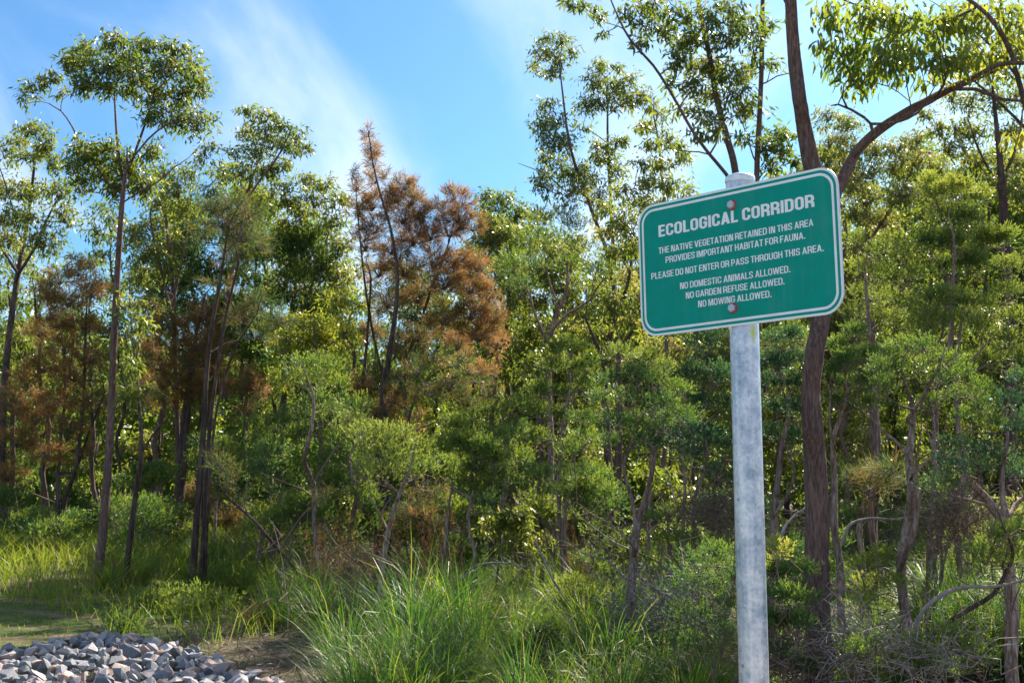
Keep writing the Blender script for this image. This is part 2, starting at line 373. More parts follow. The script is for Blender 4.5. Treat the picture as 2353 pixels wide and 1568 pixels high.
def galv():
    m, t, out = mat('galvanised_steel'); tcx = N(t, 'ShaderNodeTexCoord'); co = tcx.outputs['Object']
    mp = N(t, 'ShaderNodeMapping'); mp.inputs['Scale'].default_value = (55, 55, 3); t.links.new(co, mp.inputs[0])
    n1 = noise(t, 22, 5, .65, co); n2 = noise(t, 1, 4, .6, mp.outputs[0]); n3 = noise(t, 5, 3, .5, co)
    v = N(t, 'ShaderNodeTexVoronoi'); v.inputs['Scale'].default_value = 110; t.links.new(co, v.inputs['Vector'])
    def mm(op, a, bb):
        n = N(t, 'ShaderNodeMath', operation=op)
        for k, q in enumerate((a, bb)):
            if isinstance(q, (int, float)): n.inputs[k].default_value = q
            else: t.links.new(q, n.inputs[k])
        return n.outputs[0]
    s = mm('ADD', mm('ADD', mm('MULTIPLY', n1.outputs[0], .45), mm('MULTIPLY', n2.outputs[0], .35)), mm('MULTIPLY', n3.outputs[0], .35))
    s = mm('ADD', s, mm('MULTIPLY', v.outputs['Color'], .10))
    r = ramp(t, [(.44, (.20, .26, .34)), (.54, (.37, .44, .54)), (.62, (.54, .58, .67)), (.74, (.80, .79, .84))]); t.links.new(s, r.inputs[0])
    # yellow-green smear of paint just under the panel
    sepp = N(t, 'ShaderNodeSeparateXYZ'); t.links.new(co, sepp.inputs[0])
    dz = mm('ABSOLUTE', mm('SUBTRACT', sepp.outputs[2], PAINT_Z), 0); dx = mm('ABSOLUTE', mm('SUBTRACT', sepp.outputs[0], .022), 0)
    mk = mm('SUBTRACT', 1, mm('ADD', mm('MULTIPLY', dz, 18), mm('MULTIPLY', dx, 60)))
    mk = mm('MULTIPLY', mk, n1.outputs[0]); cl_ = N(t, 'ShaderNodeClamp'); t.links.new(mm('MULTIPLY', mk, 2.2), cl_.inputs[0])
    mx = N(t, 'ShaderNodeMix', data_type='RGBA'); t.links.new(cl_.outputs[0], mx.inputs[0]); t.links.new(r.outputs[0], mx.inputs[6]); mx.inputs[7].default_value = (.42, .50, .10, 1)
    # small dark pits
    v2 = N(t, 'ShaderNodeTexVoronoi'); v2.inputs['Scale'].default_value = 20; t.links.new(co, v2.inputs['Vector'])
    lt = mm('MULTIPLY', mm('LESS_THAN', v2.outputs['Distance'], .13), mm('GREATER_THAN', n3.outputs[0], .56))
    mx2 = N(t, 'ShaderNodeMix', data_type='RGBA'); t.links.new(mm('MULTIPLY', lt, .6), mx2.inputs[0]); t.links.new(mx.outputs[2], mx2.inputs[6]); mx2.inputs[7].default_value = (.12, .17, .22, 1)
    b = N(t, 'ShaderNodeBsdfPrincipled'); b.inputs['Metallic'].default_value = .55
    rr = N(t, 'ShaderNodeMapRange'); rr.inputs[1].default_value = .3; rr.inputs[2].default_value = .8; rr.inputs[3].default_value = .5; rr.inputs[4].default_value = .36; t.links.new(s, rr.inputs[0]); t.links.new(rr.outputs[0], b.inputs['Roughness'])
    bp = N(t, 'ShaderNodeBump'); bp.inputs['Strength'].default_value = .25; bp.inputs['Distance'].default_value = .002; t.links.new(s, bp.inputs['Height']); t.links.new(bp.outputs[0], b.inputs['Normal'])
    t.links.new(mx2.outputs[2], b.inputs['Base Color']); t.links.new(b.outputs[0], out.inputs[0]); return m

NRM = np.array(SM.to_3x3() @ Vector((0, -1, 0)))
post_c = np.array(SIGN_C) - NRM * (.0465 + .004)
bolt_w = np.array(SM @ Vector((-.002, 0, 0))) + np.array(SIGN_C)
post_xy = (bolt_w - NRM * (.0465 + .004))[:2]
gz = float(height(*post_xy)); PAINT_Z = P(1722, 765, post_xy[1])[2] - gz
M_GALV = galv()
sign = empty('information_sign', (post_xy[0], post_xy[1], gz), 'green and white ecological corridor notice on a thick galvanised steel post', 'sign')
LEAN = math.radians(.42)
def post_pt(z):   # axis of the post, leaning very slightly
    return np.array([post_xy[0] - math.tan(LEAN) * (z - 2.29) * -1 * -1, post_xy[1], z])
b = Buf()
top = P(1703, 412, post_xy[1])[2]
tube(b, [post_pt(z) for z in np.linspace(gz - .3, top, 30)], np.full(30, .0465), 64, cap=False)
o = part('post', b, M_GALV, sign, True)
b = Buf()   # domed cap with a rolled rim
rings = [(.0475, -.012), (.0485, -.010), (.0485, .002), (.047, .006), (.038, .013), (.022, .018), (.0, .0195)]
cc = post_pt(top); V = []; S = 48
for r, z in rings: V += [[cc[0] + r * math.cos(2 * math.pi * k / S), cc[1] + r * math.sin(2 * math.pi * k / S), top + z] for k in range(S)]
fq = [[a * S + k, a * S + (k + 1) % S, (a + 1) * S + (k + 1) % S, (a + 1) * S + k] for a in range(len(rings) - 1) for k in range(S)]
b.add(V, fq); part('cap', b, simple('cap_steel', (.72, .76, .80), .35, .6), sign, True)

def rrect(w, h, r, n=12):
    pts = []
    for cxx, cyy, a0 in ((w / 2 - r, h / 2 - r, 0), (-w / 2 + r, h / 2 - r, 90), (-w / 2 + r, -h / 2 + r, 180), (w / 2 - r, -h / 2 + r, 270)):
        for k in range(n + 1):
            a = math.radians(a0 + 90 * k / n); pts.append((cxx + r * math.cos(a), cyy + r * math.sin(a)))
    return pts
inv_sign = Matrix.Translation(-sign.location)
SMW = Matrix.Translation(SIGN_C) @ SM
def local_mesh(name, verts, faces, m, smooth=False, parent=None, pname=None):
    me = bpy.data.meshes.new(name); me.from_pydata([tuple(v) for v in verts], [], faces); me.update(); me.materials.append(m)
    if smooth: me.polygons.foreach_set('use_smooth', [True] * len(me.polygons))
    o = link(name, me, parent or sign)
    if parent is None: o.matrix_local = inv_sign @ SMW
    return o
ro = rrect(SW, SH, .066); n = len(ro); T = .0016
Vp = [(x, -T, z) for x, z in ro] + [(x, T, z) for x, z in ro]
panel = local_mesh('panel', Vp, [list(range(n))[::-1], list(range(n, 2 * n))] + [[k, (k + 1) % n, n + (k + 1) % n, n + k] for k in range(n)], M_ALU)
def face_sheet(name, ins, ins2, lift, m):
    A = rrect(SW - 2 * ins, SH - 2 * ins, .066 - ins * .9)
    if ins2 is None:
        V = [(x, -T - lift, z) for x, z in A]; Fc = [list(range(n))[::-1]]
    else:
        B_ = rrect(SW - 2 * ins2, SH - 2 * ins2, .066 - ins2 * .9)
        V = [(x, -T - lift, z) for x, z in A + B_]; Fc = [[k, n + k, n + (k + 1) % n, (k + 1) % n] for k in range(n)]
    return local_mesh(name, V, Fc, m, parent=panel)
face_sheet('white_edge', .0008, .0076, .0003, M_WHITE)
face_sheet('green_face', .0076, None, .0003, M_GREEN)
face_sheet('white_border', .0165, .0245, .0006, M_WHITE)

# lettering: built-in outline font, condensed to the measured width and cap height of each line
LINES = [('ECOLOGICAL CORRIDOR', -.2965, .3005, .1085, .0395, .030), ('THE NATIVE VEGETATION RETAINED IN THIS AREA', -.299, .294, .0510, .0215, .012),
         ('PROVIDES IMPORTANT HABITAT FOR FAUNA.', -.271, .264, .0160, .0215, .012), ('PLEASE DO NOT ENTER OR PASS THROUGH THIS AREA.', -.3335, .3250, -.0315, .0215, .012),
         ('NO DOMESTIC ANIMALS ALLOWED.', -.215, .206, -.0798, .0215, .012), ('NO GARDEN REFUSE ALLOWED.', -.1928, .1838, -.1143, .0215, .012), ('NO MOWING ALLOWED.', -.1445, .135, -.1483, .0215, .012)]
def roundpath(pts, rad, closed=False, n=6):
    """corners given as (x, z) are rounded; a third value 0 keeps the corner square"""
    out = []; m = len(pts)
    for i, p in enumerate(pts):
        q = np.array(p[:2], float)
        if (not closed and i in (0, m - 1)) or (len(p) > 2 and p[2] == 0): out.append(q); continue
        a, c = np.array(pts[i - 1][:2], float), np.array(pts[(i + 1) % m][:2], float)
        da, dc = a - q, c - q; la, lc = np.linalg.norm(da), np.linalg.norm(dc); r_ = min(rad, la * .5, lc * .5)
        A_, C_ = q + da / la * r_, q + dc / lc * r_
        for k in range(n + 1):
            u = k / n; w1, w2, w3 = (1 - u) ** 2, 2 * u * (1 - u) * .71, u * u
            out.append((A_ * w1 + q * w2 + C_ * w3) / (w1 + w2 + w3))
    ded = [out[0]]
    for q in out[1:]:
        if np.linalg.norm(q - ded[-1]) > .004: ded.append(q)
    if closed and np.linalg.norm(ded[0] - ded[-1]) < .004: ded.pop()
    return ded
def ribbon(pts, th, closed=False):
    n = len(pts); V, Fc = [], []
    for i in range(n):
        a = pts[i - 1] if (i or closed) else None; c = pts[(i + 1) % n] if (i < n - 1 or closed) else None
        d1 = (pts[i] - a) / max(np.linalg.norm(pts[i] - a), 1e-9) if a is not None else None
        d2 = (c - pts[i]) / max(np.linalg.norm(c - pts[i]), 1e-9) if c is not None else None
        if d1 is None: d1 = d2
        if d2 is None: d2 = d1
        n1, n2 = np.array([-d1[1], d1[0]]), np.array([-d2[1], d2[0]]); nn = n1 + n2; nn = nn / np.linalg.norm(nn)
        k = 1 / max(.45, nn @ n1); V += [pts[i] + nn * th * .5 * k, pts[i] - nn * th * .5 * k]
    for i in range(n if closed else n - 1):
        j = (i + 1) % n; Fc.append([2 * i, 2 * i + 1, 2 * j + 1, 2 * j])
    return V, Fc
GW = dict(A=.56, B=.51, C=.50, D=.51, E=.44, F=.42, G=.51, H=.51, I=.17, L=.42, M=.64, N=.52, O=.51, P=.49, R=.51, S=.49, T=.46, U=.50, V=.54, W=.78)
GW['.'] = .16
def glyph(ch, t):
    w = GW[ch]; l, r, b0, tp = t / 2, w - t / 2, t * .45, 1 - t * .45; S_ = []; R_ = .21
    def P_(pts, rad=0.0, closed=False): S_.append(ribbon(roundpath(pts, rad, closed) if rad else [np.array(p[:2], float) for p in pts], t, closed))
    def diag(x0, z0, x1, z1, th): S_.append(([np.array(q) for q in ((x0, z0), (x0 + th, z0), (x1 + th, z1), (x1, z1))], [[0, 1, 2, 3]]))
    if ch == 'I': P_([(l, 0), (l, 1)])
    elif ch == 'E': P_([(w, tp), (l, tp), (l, b0), (w, b0)]); P_([(t, .51), (w * .92, .51)])
    elif ch == 'F': P_([(w, tp), (l, tp), (l, 0)]); P_([(t, .50), (w * .9, .50)])
    elif ch == 'L': P_([(l, 1), (l, b0), (w, b0)])
    elif ch == 'T': P_([(0, tp), (w, tp)]); P_([(w / 2, 1 - t * .9), (w / 2, 0)])
    elif ch == 'H': P_([(l, 0), (l, 1)]); P_([(r, 0), (r, 1)]); P_([(t, .51), (w - t, .51)])
    elif ch == 'O': P_([(l, b0), (l, tp), (r, tp), (r, b0)], R_, True)
    elif ch == 'D': P_([(l, b0, 0), (l, tp, 0), (r, tp), (r, b0)], R_, True)
    elif ch == 'U': P_([(l, 1), (l, b0), (r, b0), (r, 1)], R_)
    elif ch == 'C': P_([(r, .64), (r, tp), (l, tp), (l, b0), (r, b0), (r, .36)], R_)
    elif ch == 'G': P_([(r, .66), (r, tp), (l, tp), (l, b0), (r, b0), (r, .47, 0), (w * .53, .47)], R_)
    elif ch == 'P': P_([(l, .43, 0), (l, tp, 0), (r, tp), (r, .43)], R_, True); P_([(l, 0), (l, .43 - t * .5)])
    elif ch == 'R': P_([(l, .47, 0), (l, tp, 0), (r, tp), (r, .47)], .18, True); P_([(l, 0), (l, .47 - t * .5)]); P_([(w * .5, .42), (r, .40), (r + .01, 0)], .12)
    elif ch == 'B': P_([(l, .52, 0), (l, tp, 0), (r - .02, tp), (r - .02, .52)], .17, True); P_([(l, b0, 0), (l, .52, 0), (r, .52), (r, b0)], .19, True)
    elif ch == 'S': P_([(r, .69), (r, tp), (l, tp), (l, .54), (r, .46), (r, b0), (l, b0), (l, .31)], .19)
    elif ch == '.': S_.append(([np.array(q) for q in ((0, 0), (w, 0), (w, w), (0, w))], [[0, 1, 2, 3]]))
    elif ch == 'N': P_([(l, 0), (l, 1)]); P_([(r, 0), (r, 1)]); diag(t * .6, 1, w - t * 1.7, 0, t * 1.1)
    elif ch == 'M': P_([(l, 0), (l, 1)]); P_([(r, 0), (r, 1)]); diag(t * .55, 1, w / 2 - t * .45, 0, t * .9); diag(w - t * 1.45, 1, w / 2 - t * .45, 0, t * .9)
    elif ch == 'A': h_ = t * 1.05; diag(0, 0, w / 2 - h_ / 2, 1, h_); diag(w - h_, 0, w / 2 - h_ / 2, 1, h_); P_([(w * .22, .28), (w * .78, .28)])
    elif ch == 'V': h_ = t * 1.05; diag(w / 2 - h_ / 2, 0, 0, 1, h_); diag(w / 2 - h_ / 2, 0, w - h_, 1, h_)
    elif ch == 'W':
        h_ = t * .95; q = w * .27 - h_ / 2; q2 = w * .73 - h_ / 2
        diag(q, 0, 0, 1, h_); diag(q, 0, w / 2 - h_ / 2, 1, h_); diag(q2, 0, w / 2 - h_ / 2, 1, h_); diag(q2, 0, w - h_, 1, h_)
    return S_, w
for s, x0, x1, z0, caph, off in LINES:
    th = .172 if off > .02 else .136; V, Fc = [], []; x = 0
    for ch in s:
        if ch == ' ': x += .20; continue
        S_, w = glyph(ch, th)
        for si, (vv, ff) in enumerate(S_):
            k0 = len(V); V += [(x + v[0], si, v[1]) for v in vv]; Fc += [[k0 + i for i in f_] for f_ in ff]
        x += w + .066
    x -= .066; sx = (x1 - x0) / x
    V = [(x0 + v[0] * sx, -T - .0006 - .00005 * v[1], z0 + v[2] * caph) for v in V]
    local_mesh('lettering', V, Fc, M_WHITE, parent=panel)
for bx, bz in ((.0035, .1664), (-.009, -.1666)):
    V, Fc = [], []
    def disc(r0, y0, r1, y1, S, rot=0.0):
        k0 = len(V)
        for r, y in ((r0, 0), (r0, y0), (r1, y1)): V.extend([(bx + r * math.cos(2 * math.pi * k / S + rot), -T - .001 - y, bz + r * math.sin(2 * math.pi * k / S + rot)) for k in range(S)])
        for a in range(2): Fc.extend([[k0 + a * S + k, k0 + a * S + (k + 1) % S, k0 + (a + 1) * S + (k + 1) % S, k0 + (a + 1) * S + k] for k in range(S)])
        Fc.append([k0 + 2 * S + k for k in range(S)])
    disc(.0178, .0012, .0165, .0026, 28); w_ = local_mesh('washer', V, Fc, M_RED, parent=panel)
    V, Fc = [], []
    disc(.0138, .0085, .0112, .0105, 6, .35); V2 = [(x, y - .0026, z) for x, y, z in V]; local_mesh('bolt', V2, Fc, M_BOLT, parent=panel)
    # bolt shank through panel into the post
    V, Fc = [], []
    disc(.005, -.03, .004, -.045, 10); local_mesh('bolt_shank', V, Fc, M_ALU, parent=panel)

# ------------------------------------------------------------------ trees
class Tree:
    """wood and foliage of one tree, grown from traced stems (in view coordinates at distance D)"""
    def __init__(s, name, label, D, cat='tree', group=None, bark=M_BARK, leaf=M_GUM, kind='gum', base=None, seed=1, grow_ground=True):
        s.D, s.kind, s.bark, s.leaf = D, kind, bark, leaf
        s.trunk, s.limbs, s.twig, s.fol = Buf(), [], Buf(), Buf()
        s.nodes = []; s.radn = []; s.root = None; s.name, s.label, s.cat, s.group = name, label, cat, group; s.seed = seed; s.ground = grow_ground; s.base = None
        s.flower = Buf()
    def k(s, D=None): return (D or s.D) / F
    def stem(s, pts, D=None, first=False, limb=False, wob=.0, step=None, sides=None):
        D = D or s.D; k = D / F
        Q, R = [], []
        dd = 0
        for j, (x, y, w) in enumerate(pts):
            if s.base is not None or j: dd += random.gauss(0, .01) * D * (1 if limb or j else 0)
            Q.append(P(x, y, D + dd)); R.append(max(w * k * .5 * (.92 if D < 9.5 else .74), .003))
        if pts[-1][2] > 3 and pts[-1][1] > -20 and pts[-1][0] < 2352:
            dl = Q[-1] - Q[-2]; dl = dl / np.linalg.norm(dl)
            for _ in range(2):
                dl = unit(dl + rng.normal(0, .28, 3) + [0, 0, .15]); Q.append(Q[-1] + dl * max(.22, 9 * R[-1])); R.append(R[-1] * .52)
        if not s.nodes and s.ground:
            g = height(Q[0][0], Q[0][1])
            if Q[0][2] > g + .05:
                Q.insert(0, np.array([Q[0][0] + random.gauss(0, .05), Q[0][1], g - .1])); R.insert(0, R[0] * 1.12)
            else: Q[0][2] = g - .08
        if s.base is None: s.base = Q[0].copy()
        elif not limb or True:
            # join to the nearest wood already grown
            nn = np.array(s.nodes); d = np.linalg.norm(nn - Q[0], axis=1); j = int(d.argmin())
            if .02 < d[j] < 1.2 : Q.insert(0, nn[j]); R.insert(0, min(s.radn[j] * .9, R[0] * 1.15))
            elif d[j] >= 1.2:
                g = height(Q[0][0], Q[0][1]); Q.insert(0, np.array([Q[0][0], Q[0][1], g - .1])); R.insert(0, R[0] * 1.1)
        near = R[0] * 2 / k * (D / F) > .1 and D < 14; big = D < 9.5
        st = step or (.03 if big and near else .05 if near else max(.10, D * .012))
        pts3, rad = catmull(Q, R, st)
        if wob:
            L = len(pts3); ph = random.random() * 50
            t = np.arange(L) * st
            fade = np.minimum(1, t / .3)
            pts3[:, 0] += wob * fade * (2 * vnoise(t * 2.2 + ph, t * 0, 8)); pts3[:, 1] += wob * fade * (2 * vnoise(t * 2.2 + ph, t * 0 + 5, 9))
        if first or not s.nodes:
            m = max(3, int(.35 / st)); m = min(m, len(rad)); fl = 1 + .45 * np.exp(-np.arange(m) * st / .12); rad[:m] *= fl
        sd_ = sides or (56 if big and near else 30 if near else (10 if R[0] > .03 else 6))
        bf = s.trunk if not limb else Buf()
        tube(bf, pts3, rad, sd_, (.24 if big else .16) if near else .07, seed=random.randint(0, 90))
        if limb: s.limbs.append(bf)
        stp = max(1, int(.12 / st))
        s.nodes += list(pts3[::stp]); s.radn += list(rad[::stp])
    def attach(s, c, r0=None, segs=4, jit=.07, to_r=.005):
        nn = np.array(s.nodes); d = c - nn; L = np.linalg.norm(d, axis=1)
        cost = L + 1.6 * np.maximum(0, -d[:, 2] + .25 * L) + .4 * np.abs(d[:, 1])
        j = int(cost.argmin()); A = nn[j]; L = L[j]
        r0 = min(s.radn[j] * .65, r0 or (.006 + .011 * L)); r0 = max(r0, .004)
        n = max(3, int(L / .18)) + 1; t = np.linspace(0, 1, n)[:, None]
        pt = A + (c - A) * t + (rng.normal(0, 1, (n, 3)) * L * jit * .35) * np.sin(t * math.pi)
        pt[:, 2] += L * .13 * np.sin(t[:, 0] * math.pi) * random.uniform(-.5, 1.2)
        rad = np.linspace(r0, to_r, n)
        tube(s.twig, pt, rad, 4, cap=False)
        s.nodes += list(pt[1:]); s.radn += list(rad[1:])
        return pt[-1]
    def clumps(s, L, dens=1.0, D=None, tone=.42, dj=.7, **kw):
        D = D or s.D; k = D / F
        nb = np.array(s.nodes[:1])
        L = sorted(L, key=lambda c: -c[1] if len(L) < 40 else -c[1])
        for c in L:
            x, y, rx, ry = c[:4]; dn = c[4] if len(c) > 4 else 1.0; tn = c[5] if len(c) > 5 else tone
            Ry = (rx + ry) * .5 * k
            cen = P(x, y, D + random.uniform(-1, 1) * dj * max(Ry, .3) * 1.6)
            R = np.array([rx * k, Ry * .9, ry * k])
            s.attach(cen - np.array([0, 0, R[2] * .4]))
            getattr(s, 'f_' + s.kind)(cen, R, dens * dn, tn + random.gauss(0, .05), **kw)
    def f_gum(s, c, R, dens, tone, size=None, flowers=.0, near=False, hang=.75):
        k = s.k(); Lf = size or max(.095, .0051 * s.D); Wf = Lf * .24 if near else Lf * .27
        area = math.pi * R[0] * R[2]
        nl = dens * 2.7 * area / (Lf * Wf * .42)
        per = 20; ns = max(2, int(nl / per))
        d = rdir(ns, .25); r = rng.random(ns) ** .45
        sc = c + d * R * r[:, None]
        sc[:, 2] -= .0
        # twigs from the clump's heart
        heart = c - np.array([0, 0, R[2] * .5])
        mid = c + (sc - c) * .45 + rng.normal(0, .03, (ns, 3))
        grp = rng.integers(0, max(1, ns // 4), ns)
        hub = mid[np.minimum(grp * 4, ns - 1)]
        crooked(s.twig, np.broadcast_to(heart, (ns, 3)), hub, .0055, .004, .06, 2)
        sticks(s.twig, hub, sc, .0038, .002)
        m = rng.poisson(per, ns); idx = np.repeat(np.arange(ns), m); n = len(idx)
        spread = min(.20 if near else .16, (.9 if near else .55) * min(R[0], R[2]) + .03)
        base = sc[idx] + rng.normal(0, 1, (n, 3)) * spread * np.array([.55, .55, .42])
        out = unit(sc - c)[idx]
        dr = unit(rng.normal(0, .55, (n, 3)) + out * .35 + np.array([0, 0, -hang]))
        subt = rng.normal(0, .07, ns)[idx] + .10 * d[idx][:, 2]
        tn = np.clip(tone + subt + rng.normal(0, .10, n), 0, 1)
        fl = rng.random(n) < .02; tn[fl] = 1
        Ls = Lf * rng.uniform(.65, 1.25, n)
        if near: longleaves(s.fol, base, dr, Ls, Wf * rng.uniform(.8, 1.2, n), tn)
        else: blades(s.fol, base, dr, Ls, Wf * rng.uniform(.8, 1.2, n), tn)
        if flowers > 0:
            nf = int(ns * flowers * 1.6); q = sc[rng.integers(0, ns, nf)] + rng.normal(0, .06, (nf, 3)) + np.array([0, 0, .06])
            qi = np.repeat(np.arange(nf), 7); needles(s.flower, q[qi], rdir(len(qi), .5), .034, .020, np.clip(rng.normal(.6, .2, len(qi)), 0, 1))
    def f_mel(s, c, R, dens, tone, rl=None, nscale=1.0):
        k = s.k(); w = max(.007, .00092 * s.D) * nscale; Ln = max(.030, .0033 * s.D) * nscale
        if not hasattr(s, 'var'): s.var = random.uniform(.75, 1.35); s.lv = random.uniform(.8, 1.25); s.flat = random.uniform(.45, .8)
        rl = (rl or max(.085, .0095 * s.D)) * s.var; w *= s.lv ** .5; Ln *= s.lv
        area = math.pi * R[0] * R[2]
        nlobe = max(3, int(dens * 3.1 * area / (math.pi * rl * rl)))
        d = rdir(nlobe, .55); lc = c + d * np.maximum(R - rl * .7, .03) * (rng.random(nlobe) ** .3)[:, None]
        heart = c - np.array([0, 0, R[2] * .9])
        crooked(s.twig, heart + rng.normal(0, .05, (nlobe, 3)), lc - np.array([0, 0, rl * .5]), .0065, .0025, .09, 2, -.05)
        nf = max(3, nlobe // 2); fb = lc[rng.integers(0, nlobe, nf)]; fa = heart + (fb - heart) * rng.uniform(.2, .6, (nf, 1)) + rng.normal(0, .05, (nf, 3))
        crooked(s.twig, fa, fb + rng.normal(0, .12, (nf, 3)) - [0, 0, .08], .0035, .0018, .12, 3)
        nsp = 27; m = nlobe * nsp; li = np.repeat(np.arange(nlobe), nsp)
        dd = rdir(m, .55); rr = rl * rng.uniform(.75, 1.25, nlobe)[li]
        sb = lc[li] + dd * rr[:, None] * rng.uniform(.25, 1.05, m)[:, None] * np.array([1.15, 1.15, s.flat])
        u = unit(dd * .7 + np.array([0, 0, .75]) + rng.normal(0, .18, (m, 3)))
        per = 8; si = np.repeat(np.arange(m), per); n = len(si)
        t = rng.random(n); a = unit(rng.normal(0, 1, (n, 3)))
        base = sb[si] + u[si] * (t * Ln * 2.6)[:, None]
        dr = unit(u[si] * 1.0 + a * .62)
        # new growth at the sprig tips is yellower
        tn = np.clip(tone + rng.normal(0, .09, nlobe)[li][si] + .26 * (t - .55) + rng.normal(0, .07, n), 0, 1)
        needles(s.fol, base, dr, Ln * rng.uniform(.7, 1.2, n), w, tn)
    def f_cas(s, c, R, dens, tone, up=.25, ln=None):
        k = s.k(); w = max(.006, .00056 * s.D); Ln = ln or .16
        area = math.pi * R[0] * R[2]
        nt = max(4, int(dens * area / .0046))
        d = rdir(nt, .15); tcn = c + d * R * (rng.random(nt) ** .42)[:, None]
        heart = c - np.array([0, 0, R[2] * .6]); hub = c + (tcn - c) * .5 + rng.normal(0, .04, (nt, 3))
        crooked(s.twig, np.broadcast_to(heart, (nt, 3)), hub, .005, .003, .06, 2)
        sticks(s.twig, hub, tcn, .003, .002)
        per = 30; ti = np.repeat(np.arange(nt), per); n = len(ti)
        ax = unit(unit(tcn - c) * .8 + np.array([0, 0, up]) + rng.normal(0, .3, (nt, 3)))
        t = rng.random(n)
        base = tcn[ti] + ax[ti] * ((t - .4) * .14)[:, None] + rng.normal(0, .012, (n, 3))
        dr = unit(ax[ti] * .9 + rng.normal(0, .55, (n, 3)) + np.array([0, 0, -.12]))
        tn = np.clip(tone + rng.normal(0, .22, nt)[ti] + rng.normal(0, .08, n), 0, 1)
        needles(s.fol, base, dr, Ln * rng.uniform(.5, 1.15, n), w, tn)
    def done(s):
        r = empty(s.name, tuple(s.base), s.label, s.cat, s.group)
        part('trunk', s.trunk, s.bark, r, True)
        for l in s.limbs: part('branch', l, s.bark, r, True)
        if s.twig.n: part('twigs', s.twig, M_TWIG if s.kind != 'mel' else M_TWIG, r, kind='stuff')
        if s.fol.n: part('foliage', s.fol, s.leaf, r, kind='stuff')
        if s.flower.n: part('blossom', s.flower, M_FLOWER, r, kind='stuff')
        return r
M_FLOWER = leaf_mat('cream_blossom', [(.30, .24, .15), (.48, .42, .28), (.62, .56, .42)], [(.4, .35, .2), (.5, .45, .3), (.6, .55, .4)], .35, .6, .2)

# ------------------------------------------------------------------ named trees, traced
def tree(name, label, D, stems, clumps, limbs=(), **kw):
    ck = {k: kw.pop(k) for k in ('dens', 'tone', 'flowers', 'near', 'size', 'hang', 'up', 'rl', 'dj', 'nscale', 'ln') if k in kw}
    wob = kw.pop('wob', 0)
    if isinstance(D, tuple): D = float(G(*D)[1])
    t = Tree(name, label, D, **kw)
    for j, st in enumerate(stems): t.stem(st, first=(j == 0), wob=wob)
    for st in limbs: t.stem(st, limb=True, wob=wob * .5)
    t.clumps(clumps, **ck)
    return t.done()

# 1 tall gum of the left group
tree('gum_tree', 'tallest slender gum in the open group, grey trunk and wide umbrella crown above the grass', (225, 1345),
     [[(222, 1345, 30), (240, 1180, 27), (255, 960, 24), (262, 780, 21), (270, 620, 19), (278, 500, 16), (285, 420, 15)],
      [(284, 425, 10), (275, 370, 9), (268, 310, 8), (264, 240, 6), (262, 180, 5)],
      [(288, 410, 11), (310, 350, 9), (335, 280, 8), (355, 210, 6), (372, 165, 4)]],
     [(205, 118, 46, 30), (262, 100, 42, 26), (168, 150, 30, 26), (230, 155, 60, 30), (300, 130, 40, 26), (345, 112, 44, 26), (400, 122, 40, 26), (440, 158, 34, 34), (385, 165, 50, 30), (310, 180, 56, 34), (255, 205, 50, 26), (185, 195, 32, 26), (350, 222, 50, 30), (415, 215, 40, 34), (462, 200, 26, 38), (400, 272, 42, 30), (455, 285, 36, 36), (350, 268, 30, 26),
      (78, 205, 26, 22), (115, 185, 26, 20), (60, 232, 16, 16), (145, 215, 18, 14),
      (200, 345, 50, 30), (258, 350, 44, 34), (170, 385, 34, 30), (230, 400, 50, 34), (300, 385, 40, 34), (345, 350, 34, 26), (190, 430, 34, 24), (335, 430, 44, 34), (258, 440, 36, 24)],
     limbs=[[(255, 430, 6), (225, 390, 6), (190, 340, 5.5), (165, 290, 5), (140, 255, 4), (112, 238, 3)],
            [(275, 470, 6), (320, 440, 6), (360, 420, 5), (400, 385, 4)],
            [(300, 370, 6), (340, 320, 6), (385, 285, 5), (430, 275, 4)]],
     flowers=.25, dens=1.15, bark=M_BARK)
# 2 gum at the left edge
tree('gum_tree', 'forked gum with thin crossing limbs at the edge of the wood, airy pale crown', 21.5,
     [[(8, 1180, 26), (5, 1000, 24), (12, 860, 22), (25, 740, 20), (42, 620, 16), (58, 540, 12), (72, 440, 10), (80, 370, 8), (84, 330, 5)],
      [(45, 625, 10), (80, 570, 9), (105, 510, 7), (135, 455, 6), (165, 430, 4)],
      [(42, 630, 10), (10, 580, 9), (-20, 540, 8), (-50, 480, 6)]],
     [(75, 300, 44, 24), (40, 325, 28, 22), (110, 335, 32, 24), (60, 360, 42, 22), (120, 375, 30, 20), (10, 350, 24, 24), (20, 430, 40, 30), (80, 440, 44, 30), (60, 500, 50, 30), (10, 500, 36, 30), (130, 440, 34, 30), (20, 560, 40, 30), (100, 560, 50, 34), (-30, 430, 40, 40), (150, 500, 34, 28)],
     limbs=[[(52, 560, 5), (30, 480, 4), (8, 410, 4), (-10, 360, 3)], [(85, 560, 4), (120, 500, 4), (160, 445, 3)]],
     dens=.95, tone=.52, flowers=.3, bark=M_BARKD)
# 3 gum behind the tall one, twin stems
tree('gum_tree', 'thin twin-stemmed gum just behind the tallest gum, leaves hanging in strings', 22,
     [[(412, 1200, 16), (408, 1000, 16), (402, 800, 14), (398, 660, 13), (388, 560, 11), (380, 480, 9), (378, 400, 6)],
      [(402, 760, 10), (380, 660, 8), (362, 590, 7), (345, 500, 5)], [(400, 680, 8), (425, 560, 6), (435, 480, 5)]],
     [(375, 400, 34, 40), (410, 440, 40, 34), (370, 470, 44, 34), (440, 400, 36, 34), (470, 350, 30, 26), (430, 490, 40, 30), (350, 520, 40, 30), (400, 560, 44, 30), (330, 590, 44, 34), (380, 620, 40, 30), (300, 540, 40, 34), (320, 640, 44, 34), (350, 700, 44, 30)],
     dens=.8, tone=.50)
